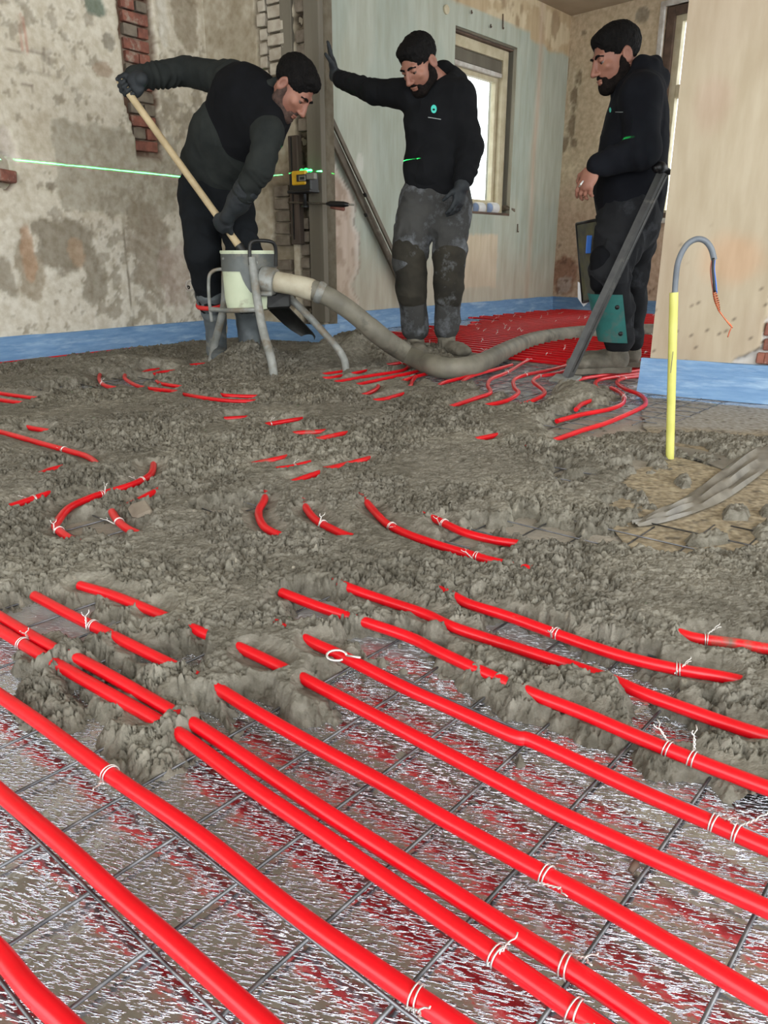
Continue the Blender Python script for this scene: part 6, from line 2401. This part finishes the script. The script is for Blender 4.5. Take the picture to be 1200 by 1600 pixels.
l1 = leg([J(393, 402, 3.81), J(398, 440, 3.80), J(404, 480, 3.77), J(412, 520, 3.72), J(424, 562, 3.64), J(429, 594, 3.60)], .0205)
mb = MB()
q = V(J(430, 597, 3.60))
mb.box((q.x, q.y, q.z), (.045, .045, .035), jitter=.005, bevel=.006)
mb.build('foot', 'steel', l1)
leg([J(352, 424, 4.02), J(351, 470, 4.06), J(345, 500, 4.09), J(335, 540, 4.15), J(328, 578, 4.18)], .0195)
l3 = leg([J(444, 458, 3.98), J(462, 474, 3.97), J(485, 497, 3.95), J(508, 522, 3.93), J(528, 545, 3.90), J(538, 562, 3.88), J(541, 580, 3.86)], .0185)
mb = MB()
q = V(J(544, 582, 3.87))
mb.box((q.x, q.y, q.z - .01), (.075, .06, .035), jitter=.004, taper=.4)
mb.build('foot', 'steel', l3)
leg([J(329, 483, 3.95), J(352, 485, 3.86), J(378, 485, 3.80), J(402, 484, 3.78)], .0115, 'cross_bar')
leg([J(356, 421, 3.94), J(340, 421, 3.95), J(329, 427, 3.95), J(326, 440, 3.95), J(327, 470, 3.95), J(331, 502, 3.97)], .0085, 'side_handle')
leg([J(391, 414, 3.80), J(390, 390, 3.80), J(393, 379, 3.80), J(402, 376, 3.80), J(420, 377, 3.80), J(428, 381, 3.81), J(431, 392, 3.82), J(431, 416, 3.83)], .0085, 'top_handle', 'steel_dark')
mb = MB()
mb.box(V(J(432, 468, 3.93)), (.13, .10, .085), Matrix.Rotation(.3, 3, 'Z'), jitter=.004, bevel=.01)
mb.box(V(J(420, 440, 3.90)), (.07, .09, .13), Matrix.Rotation(.3, 3, 'Z'), bevel=.01)
mb.build('outlet_housing', 'steel_dark', hm)
ha, hb = V(J(412, 437, 3.86)), V(J(492, 453, 3.80))
ax = (hb - ha).normalized()
mb = MB()
mb.lathe([(.050, -.01), (.062, -.008), (.064, .0), (.064, .055), (.060, .062), (.046, .064)], ha, ax, 32)
mb.build('coupling_collar', 'steel', hm, True, 40)
mb = MB()
mb.box(V(J(414, 459, 3.82)), (.07, .04, .022), bevel=.005)
mb.build('clamp_lug', 'steel', hm)

# hose
hose = empty('mortar_hose', fl(700, 585), 'thick grey mortar hose curving from the hopper across the floor to the back', 'hose')
gp = lambda x, y, z: fl(x, y, z)
hp = [J(430, 440, 3.85), J(462, 446, 3.82), J(500, 457, 3.80), J(545, 484, 3.82), J(598, 528, 3.88), gp(640, 555, .085), gp(680, 572, .065), gp(718, 575, .06), gp(755, 566, .06), gp(790, 548, .055),
      gp(830, 532, .05), gp(880, 523, .05), gp(940, 518, .05), gp(1000, 517, .05), gp(1090, 517, .05)]
mb = MB()
sp_ = spline(hp, 8)
rs = []
for i, p in enumerate(sp_):
    t = i / len(sp_)
    rs.append(.050 if t > .25 else .046)
mb.tube(sp_, rs, 20)
mb.build('hose_body', 'hose', hose, True, 60)
mb = MB()
mb.tube(spline(hp[:3], 8)[:15], [.0465, .049, .049, .0485, .0485, .0485, .0485, .0485, .049, .050, .0505, .051, .052, .052, .049], 20)
sl = mb.build('white_sleeve', 'sleeve', hose, True, 40)
sl['label'] = 'dirty white sleeve over the hose end'
mb = MB()
q0, q1 = sp_[15], sp_[17]
mb.tube([q0, q0.lerp(q1, .3), q0.lerp(q1, .6), q1], [.049, .053, .053, .049], 20)
mb.build('hose_clamp', 'steel', hose, True, 40)

# ================================================================== SHOVEL
sh = empty('shovel', V(J1(455, 512, 4.35)), 'long-handled shovel with pale ash handle gripped by the bending worker', 'shovel')
sB = V(J1(418, 448, 4.27))
mb = MB()
n_ = 14
pts = [hA.lerp(hB, -.02 + 1.0 * i / n_) for i in range(n_ + 1)] + [sB]
mb.tube(pts, [.016] + [.0175] * 13 + [.020, .022], 14)
mb.build('handle', 'handle_wood', sh, True, 60)
mb = MB()
mb.lathe([(.0001, .012), (.012, .010), (.0175, .004), (.0178, -.01)], hA - hdir * .012, -hdir, 14)
mb.build('handle_end', 'handle_wood', sh, True)
mb = MB()
# dished steel blade
blV = []
tip = V(J1(478, 515, 4.30))
top_ = V(J1(425, 462, 4.28))
ax_ = (tip - top_)
sd_ = V((.72, -.60, -.12)).normalized()
nrm = ax_.cross(sd_).normalized()
if nrm.y > 0:
    nrm = -nrm
rows = 9
for th in (0, .0035):
    for i in range(rows):
        t = i / (rows - 1)
        w = .115 * (1 - .12 * t) * (1 if t < .7 else math.sqrt(max(.02, 1 - ((t - .7) / .34) ** 2)))
        for j in range(9):
            s_ = j / 4 - 1
            blV.append(top_ + ax_ * (t * 1.15) + sd_ * (w * s_) + nrm * (.028 * s_ * s_ - th))
fs = [tuple(f) for f in grid_faces(rows, 9)] + [tuple(81 + k for k in f[::-1]) for f in grid_faces(rows, 9)]
for i in range(rows - 1):
    for j in (0, 8):
        a = i * 9 + j
        fs.append((a, a + 9, a + 9 + 81, a + 81))
for j in range(8):
    for i in (0, rows - 1):
        a = i * 9 + j
        fs.append((a, a + 1, a + 1 + 81, a + 81))
mb.add(blV, fs)
mb.build('blade', 'steel_dark', sh, True, 50)
mb = MB()
mb.tube([pts[-2], sB, top_ + ax_ * .12], [.024, .022, .014], 12)
mb.build('socket', 'steel_dark', sh, True, 50)

# ================================================================== LEVELLING TOOL beside worker 3
tl = empty('levelling_rake', fl(882, 590), 'long dark flat-bar levelling tool leaning against the hip, small plate foot', 'tool')
ta, tb = V(J(1036, 270, 3.66)), V(fl(886, 590, .035))
mb = MB()
mb.tube([ta, tb], .026, 4, flat=.35, up=(0, 1, 0))
mb.build('bar', 'tool_bar', tl)
mb = MB()
mb.tube([ta + V((.012, 0, -.01)), tb.lerp(ta, .03) + V((.012, 0, 0))], .006, 8)
mb.build('edge_rib', 'tool_bar', tl, True)
mb = MB()
mb.tube(spline([V(J(1048, 270, 3.66)), V(J(1038, 264, 3.66)), V(J(1028, 262, 3.66)), V(J(1021, 266, 3.66))], 4), [.012] * 4 + [.020, .024, .026, .026, .024] + [.020] * 3 + [.012], 12)
mb.build('grip', 'laser_black', tl, True)
mb = MB()
Rm = Matrix.Rotation(math.radians(-38), 3, 'Z') @ Matrix.Rotation(math.radians(14), 3, 'X')
c = V(fl(883, 592, .028))
mb.box(c, (.13, .085, .012), Rm, bevel=.003)
mb.build('foot_plate', 'steel', tl)

# ================================================================== LASER LEVEL, its plank and clamp
pk = empty('bracket_plank', WS.pxp(462, 382, .035), 'short dark plank fixed upright on the broken wall end, holding the laser', 'plank')
u0, z1 = WS.px(452, 213, .035)
u1, z0 = WS.px(472, 382, .035)
mb = MB()
R = WS.rot()
mb.box(WS.p((u0 + u1) / 2, (z0 + z1) / 2, .03), (abs(u1 - u0), .042, z1 - z0), R, bevel=.003)
mb.build('board', 'wood_dark', pk)
mb = MB()
mb.box(WS.p(u0 + .028, (z0 + z1) / 2 + .01, .054), (.006, .008, (z1 - z0) * .94), R)
mb.build('groove_strip', 'steel_dark', pk)
ro = empty('clamp_rod', WS.pxp(500, 319, .07), 'thin horizontal rod with a dark clamp grip sticking out past the wall end', 'clamp')
mb = MB()
ra_, rb_ = WS.pxp(450, 316, .065), V(J(553, 320, 4.82))
mb.tube([ra_, rb_], .0055, 8)
mb.build('rod', 'alu', ro, True)
mb = MB()
g0, g1 = ra_.lerp(rb_, .60), ra_.lerp(rb_, .92)
mb.tube([g0, g0.lerp(g1, .2), g0.lerp(g1, .8), g1], [.008, .017, .017, .010], 10)
mb.build('grip', 'laser_black', ro, True)
mb = MB()
mb.tube([g0.lerp(g1, .2) + V((0, 0, -.02)), g0.lerp(g1, .8) + V((0, 0, -.026))], [.008, .011], 8)
mb.build('trigger', 'brick', ro, True)

lz = empty('laser_level', WS.pxp(476, 302, .09), 'small black and yellow line laser glowing green on the dark plank', 'laser level')
cu, czz = WS.px(475, 283, .09)
W_ = WS.rot()
L2 = lambda x, y, o: WS.p(WS.px(x, y, o)[0], WS.px(x, y, o)[1], o)


def lbox(nm, x0, y0, x1, y1, o, th, mat, par, bev=.004):
    ua, za = WS.px(x0, y1, o)
    ub, zb = WS.px(x1, y0, o)
    m_ = MB()
    m_.box(WS.p((ua + ub) / 2, (za + zb) / 2, o), (abs(ub - ua), th, abs(zb - za)), W_, bevel=bev)
    return m_.build(nm, mat, par)


lbox('housing', 458, 270, 492, 302, .095, .075, 'laser_black', lz, .008)
lbox('yellow_shell', 458, 266, 479, 290, .125, .03, 'laser_yellow', lz, .006)
lbox('front_window', 464, 272, 478, 284, .143, .012, 'laser_black', lz, .002)
lb = lbox('label_plate', 467, 274, 477, 283, .150, .004, 'laser_label', lz, .001)
lbox('label_print', 468.5, 276, 475.5, 281, .1525, .002, 'laser_black', lb, .0005)
lbox('side_window', 480, 270, 493, 281, .125, .03, 'laser_label', lz, .003)
lbox('base', 456, 296, 492, 303, .10, .09, 'laser_black', lz, .004)
mb = MB()
mb.lathe([(.012, 0), (.012, -.06), (.02, -.065), (.02, -.075)], L2(476, 303, .09), (0, 0, 1), 14)
mb.build('mount_post', 'laser_black', lz, True)
em = bpy.data.materials.new('green_laser_glow')
em.use_nodes = True
em.node_tree.nodes['Principled BSDF'].inputs['Base Color'].default_value = (0.05, 0.8, 0.2, 1)
em.node_tree.nodes['Principled BSDF'].inputs['Emission Color'].default_value = (0.03, 1.0, 0.16, 1)
em.node_tree.nodes['Principled BSDF'].inputs['Emission Strength'].default_value = 2.2
M['glow'] = em
SF = SDF()
for x, r in ((471.5, .013), (478.5, .017), (485, .012)):
    SF.ell(np.array(L2(x, 266.5, .10)), vec(r, r, r * .8), None, .004)
SF.mesh('glowing_lens', 'glow', lz, .003)
# the laser itself: a point source whose light leaves only in one level plane
ll = bpy.data.lights.new('laser_line_light', 'POINT')
ll.energy = 1.0
ll.shadow_soft_size = 0.0
ll.color = (0.03, 1.0, 0.16)
ll.use_nodes = True
t_ = ll.node_tree
em_ = t_.nodes['Emission']
tcn = t_.nodes.new('ShaderNodeTexCoord')
sx = t_.nodes.new('ShaderNodeSeparateXYZ')
ab = t_.nodes.new('ShaderNodeMath')
ab.operation = 'ABSOLUTE'
ls = t_.nodes.new('ShaderNodeMath')
ls.operation = 'LESS_THAN'
ls.inputs[1].default_value = 0.0021
ml = t_.nodes.new('ShaderNodeMath')
ml.operation = 'MULTIPLY'
ml.inputs[1].default_value = 3000.0
t_.links.new(tcn.outputs['Normal'], sx.inputs[0])
t_.links.new(sx.outputs['Z'], ab.inputs[0])
t_.links.new(ab.outputs[0], ls.inputs[0])
t_.links.new(ls.outputs[0], ml.inputs[0])
t_.links.new(ml.outputs[0], em_.inputs['Strength'])
lo = bpy.data.objects.new('laser_line_light', ll)
COL.objects.link(lo)
lo.location = L2(478, 264, .175)

# ================================================================== STRAIGHTEDGES leaning on the window wall
for i, (bx_, by_, tx_, ty_, w, th, lab) in enumerate([(657, 507, 490, 152, .060, .022, 'wider of two aluminium straightedges leaning behind the wall end'),
                                                     (668, 509, 497, 140, .034, .018, 'narrower of two aluminium straightedges leaning behind the wall end')]):
    a = fl(bx_, by_)
    b = WW.pxp(tx_, ty_, .04)
    st = empty('straightedge', a, lab, 'straightedge', 'straightedges leaning behind the wall end')
    dr = (b - a).normalized()
    sd = dr.cross(V((WW.n.x, WW.n.y, 0))).normalized()
    nn = dr.cross(sd)
    Rr = Matrix((sd, nn, dr)).transposed()
    mb = MB()
    mb.box((a + b) / 2 + nn * 0, (w, th, (b - a).length), Rr, bevel=.003)
    mb.build('profile', 'alu', st)
    mb = MB()
    q = a.lerp(b, .55 + .06 * i)
    mb.box(q - sd * w * .5, (.012, .03, .03), Rr, bevel=.003)
    mb.build('clip', 'steel_dark', st)

# ================================================================== SMALL THINGS ON THE WALLS
jb = empty('socket_box', WW.pxp(515, 440, .0), 'yellow round socket box sunk in the old plaster behind the wall end', 'socket box')
mb = MB()
mb.lathe([(.036, -.03), (.036, .008), (.030, .010), (.028, -.02), (.001, -.022)], WW.pxp(517, 440, 0.004), WW.n, 20)
mb.build('ring', 'junction', jb, True, 40)
mb = MB()
for k in range(3):
    q = WW.pxp(515 + k * 2, 440, .0)
    mb.tube([q, q + WW.n * .025 + V((.004 * (k - 1), 0, .012 * (k - 1)))], .003, 6)
mb.build('wire_end', 'ins_brown', jb, True)
cr = empty('conduit_ring', WL.pxp(296, 446, 0), 'grey conduit ring sunk in the left wall behind the bending worker', 'conduit')
mb = MB()
mb.lathe([(.034, -.02), (.036, .008), (.030, .009), (.028, -.02), (.001, -.025)], WL.pxp(296, 446, .004), WL.n, 20)
mb.build('ring', 'wood_white', cr, True, 40)
mb = MB()
mb.lathe([(.012, -.02), (.012, .006), (.006, .006), (.005, -.02)], WL.pxp(294, 449, 0), WL.n, 12)
mb.build('inner_tube', 'dark', cr, True)
u, z = WL.px(2, 275, 0)
bp = empty('beam_stub', WL.p(u, z, 0), 'rusty square stub sticking out of the hole at the left edge', 'beam')
mb = MB()
mb.box(WL.p(u - .01, z, .012), (.13, .085, .055), WL.rot() @ Matrix.Rotation(.06, 3, 'Y'), jitter=.004, bevel=.006)
mb.build('stub', 'brick', bp)
rb2 = empty('ceiling_screw_cap', WW.pxp(697, 15, 0), 'round white cap on the plaster left above the window', 'cap')
mb = MB()
mb.lathe([(.034, -.004), (.034, .010), (.026, .014), (.010, .012), (.001, .010)], WW.pxp(697, 15, .003), WW.n, 20)
mb.build('disc', 'wood_frame', rb2, True, 40)
for nm, x, y, y2 in (('wall_hook', 786, 22, 45), ('wall_nail', 767, 38, 43), ('wall_nail', 737, 16, 21), ('wall_nail', 809, 350, 362)):
    a, b = WW.pxp(x, y, .006), WW.pxp(x, y2, .012)
    e = empty(nm, b, {45: 'dark bent hook in the plaster above the window', 43: 'small dark nail left of the bent hook', 21: 'tiny rusty plug nearest the white cap', 362: 'grey plug hole below the right end of the sill'}[y2], nm.split('_')[1])
    mb = MB()
    mb.tube(spline([a, a.lerp(b, .6), b, b + WW.n * .02 + WW.d * -.02], 3), .005, 6)
    mb.build('shank', 'wood_brown', e, True)
for k, x in enumerate((742, 764)):
    q = WW.pxp(x, 325, -.05)
    e = empty('white_tube', q + V((0, 0, -.05)), ['white tube roll on the window sill, the left one next to the hanging glove', 'white tube roll on the window sill, the right one against the frame'][k], 'tube', 'white tubes on the window sill')
    mb = MB()
    mb.lathe([(.044, 0), (.050, 0), (.052, .01), (.052, .11), (.045, .112), (.001, .112)], q, WW.d, 24)
    mb.build('roll', 'white_plastic', e, True, 40)
    mb = MB()
    mb.lathe([(.001, .004), (.043, .004)], q, WW.d, 24)
    mb.build('end_disc', 'tube_blue', e)
mb = MB()
q = WW.pxp(795, 326, -.04)
mb.box(q, (.10, .08, .05), WW.rot(), jitter=.012, bevel=.01)
tag(mb.build('brick_fragment', 'brick_grey'), 'broken brick fragment at the right end of the window sill', 'brick')

# framed panel hanging behind the knee of worker 3
fp = empty('framed_panel', V(J(918, 468, 4.1)), 'narrow black-framed olive panel held behind the knee of the smoking worker', 'panel')
c4 = [V(J(901, 350, 4.20)), V(J(936, 343, 3.98)), V(J(934, 466, 3.98)), V(J(911, 472, 4.20))]
nrm = (c4[1] - c4[0]).cross(c4[3] - c4[0]).normalized()
for i in range(4):
    mb = MB()
    mb.tube([c4[i], c4[(i + 1) % 4]], .008, 6)
    mb.build('frame_bar', 'laser_black', fp, True)
mb = MB()
mb.add([c + nrm * .003 for c in c4] + [c - nrm * .003 for c in c4], [(0, 1, 2, 3), (7, 6, 5, 4), (0, 4, 5, 1), (1, 5, 6, 2), (2, 6, 7, 3), (3, 7, 4, 0)])
mb.build('infill', 'panel_dark', fp)
mb = MB()
mb.box(V(J(920, 382, 4.02)), (.026, .012, .085), bevel=.003)
mb.build('blue_handle', 'ins_blue', fp)
mb = MB()
g = [V(J(x, y, 4.22)) for x, y in ((903, 440), (912, 446), (922, 470), (912, 479), (903, 466))]
mb.add(g + [p + V((0, .006, 0)) for p in g], [(0, 1, 2, 3, 4), (9, 8, 7, 6, 5)] + [(i, (i + 1) % 5, 5 + (i + 1) % 5, 5 + i) for i in range(5)])
mb.build('white_flap', 'white_plastic', fp)

# ================================================================== ELECTRIC CONDUIT WITH CABLE
cd = empty('electric_conduit', fl(1046, 716), 'upright yellow conduit with a bent grey cable and twisted bare copper ends', 'conduit')
ca_, cb_ = fl(1046.5, 718, .0), V(J(1053, 457, 2.215))
mb = MB()
mb.tube([ca_, ca_.lerp(cb_, .33), ca_.lerp(cb_, .66), cb_], .0118, 20)
yc = mb.build('yellow_tube', 'yellow', cd, True, 40)
yc['label'] = 'yellow plastic conduit tube'
mb = MB()
mb.box(ca_.lerp(cb_, .60) + V((-.005, -.0112, 0)), (.0014, .0012, .06))
mb.build('printed_line', 'wood_grey', yc)
cp = [J(1054, 470, 2.215), J(1055.5, 440, 2.215), J(1060, 408, 2.21), J(1072, 384, 2.205), J(1087, 374, 2.20), J(1101, 376, 2.195), J(1111, 388, 2.19), J(1116, 406, 2.19)]
mb = MB()
mb.tube(spline(cp, 8), .0078, 16)
mb.build('cable_sheath', 'cable', cd, True, 50)
for nm, mt, pts in (('black_core', 'ins_black', [(1115, 403), (1114, 420), (1115.5, 440), (1117, 456)]), ('brown_core', 'ins_brown', [(1113, 403), (1110.5, 420), (1112, 440), (1115, 458)]),
                    ('blue_core', 'ins_blue', [(1117, 403), (1116, 420), (1118, 438), (1120, 458)])):
    mb = MB()
    mb.tube(spline([J(x, y, 2.183 if nm == 'black_core' else 2.19) for x, y in pts], 5), .0034 if nm == 'black_core' else .0021, 8)
    mb.build(nm, mt, cd, True)
mb = MB()
c0, c1_ = V(J(1116, 455, 2.19)), V(J(1124, 487, 2.185))
for ph in (0, 2.1, 4.2):
    pts = []
    for i in range(40):
        t = i / 39
        a = t * 6 * math.pi + ph
        r = .0052 * math.sin(math.pi * min(1, .18 + t * .82)) + .001
        pts.append(c0.lerp(c1_, t) + V((math.cos(a) * r, math.sin(a) * r, math.sin(a) * r * .3)))
    mb.tube(pts, .0014, 6)
mb.tube(spline([J(x, y, 2.185) for x, y in ((1124, 486), (1131, 496), (1141, 507), (1143, 511), (1140, 518), (1137, 527))], 5), .0017, 6)
mb.tube(spline([J(x, y, 2.183) for x, y in ((1123, 486), (1130, 495), (1140, 508), (1145, 512))], 5), .0014, 6)
cc = mb.build('copper_strands', 'copper', cd, True)
cc['label'] = 'bare twisted copper strands'

# ================================================================== FLOOR DETAILS ON THE RIGHT
path = spline([fl(x, y) for x, y in ((1262, 664), (1200, 708), (1150, 748), (1105, 780), (1065, 800), (1025, 815), (990, 825))], 8)
nP = len(path)
vs = []
pf = [(-1, 0.002), (-.8, .010), (-.55, .012), (-.35, .004), (-.1, .014), (.15, .016), (.35, .005), (.6, .013), (.85, .011), (1, .002)]
for i, p in enumerate(path):
    a = path[max(0, i - 1)]
    b = path[min(nP - 1, i + 1)]
    t = (b - a).normalized()
    s_ = Vector((-t.y, t.x, 0))
    w = .050 * (1 - i / nP) ** .6 + .008
    for j, (x, h) in enumerate(pf):
        h2 = h * (.8 + .5 * math.sin(i * .35 + j * 1.7)) * (.6 + .6 * (1 - i / nP))
        vs.append(p + s_ * (x * w) + Vector((0, 0, .006 + max(.001, h2))))
mb = MB()
mb.add(vs, [tuple(f) for f in grid_faces(nP, len(pf))])
tag(mb.build('film_fold', 'fold_film', None, True, 50), 'long folded strip of grey film crossing the bare floor on the right', 'film')

lip = empty('sheet_lip', fl(1090, 727), 'raised grey sheet edge beside the foot of the yellow conduit', 'sheet')
pts = [fl(x, y) for x, y in ((1052, 714), (1070, 717), (1090, 722), (1112, 731), (1128, 736), (1142, 732))]
hh = [.014, .013, .012, .010, .006, .004]
back = [fl(x, y) for x, y in ((1052, 700), (1072, 702), (1094, 706), (1118, 712), (1138, 716), (1152, 718))]
mb = MB()
vs = []
for p, q, h in zip(pts, back, hh):
    vs += [p + V((0, 0, h)), q + V((0, 0, .006)), p + V((0, .002, h - .003)), q + V((0, 0, .003))]
fs = []
for i in range(len(pts) - 1):
    k = 4 * i
    fs += [(k, k + 4, k + 5, k + 1), (k + 2, k + 3, k + 7, k + 6), (k, k + 2, k + 6, k + 4)]
fs += [(0, 1, 3, 2), (20, 22, 23, 21)]
mb.add(vs, fs)
mb.build('sheet', 'fold_film', lip, False)
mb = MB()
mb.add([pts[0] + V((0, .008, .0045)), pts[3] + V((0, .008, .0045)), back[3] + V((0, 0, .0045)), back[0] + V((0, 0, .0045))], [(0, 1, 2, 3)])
mb.build('painted_gap_shade', 'dark', lip)  # flat dark sheet painted in for the shade under the raised lip

# flat stone in the mortar on the left, silver clip in the mortar, twig on the foil
c = fl(220, 797, .035)
mb = MB()
mb.box(c, (.045, .05, .02), Matrix.Rotation(.5, 3, 'Z') @ Matrix.Rotation(.35, 3, 'X'), jitter=.006, bevel=.005)
tag(mb.build('flat_stone', 'brick_grey'), 'flat grey stone lying in the mortar right of the red bend', 'stone')
c = fl(526, 1024, .036)
mb = MB()
pts = [c + V((.014 * math.cos(a), .008 * math.sin(a), .004 * math.sin(a))) for a in np.linspace(0, 5.4, 14)]
mb.tube(pts, .0018, 6)
mb.tube([pts[0], pts[0] + V((.02, -.012, .003))], .0018, 6)
tag(mb.build('wire_clip', 'tie', None, True), 'bright wire clip at the top end of a red pipe', 'clip')
a, b = fl(985, 1362, .006), fl(996, 1340, .010)
mb = MB()
mb.tube([a, a.lerp(b, .5) + V((.002, 0, .001)), b], [.003, .004, .002], 6)
tag(mb.build('wood_splinter', 'wood_brown', None, True), 'small brown wood splinter lying beside a mesh wire at the lower right', 'splinter')
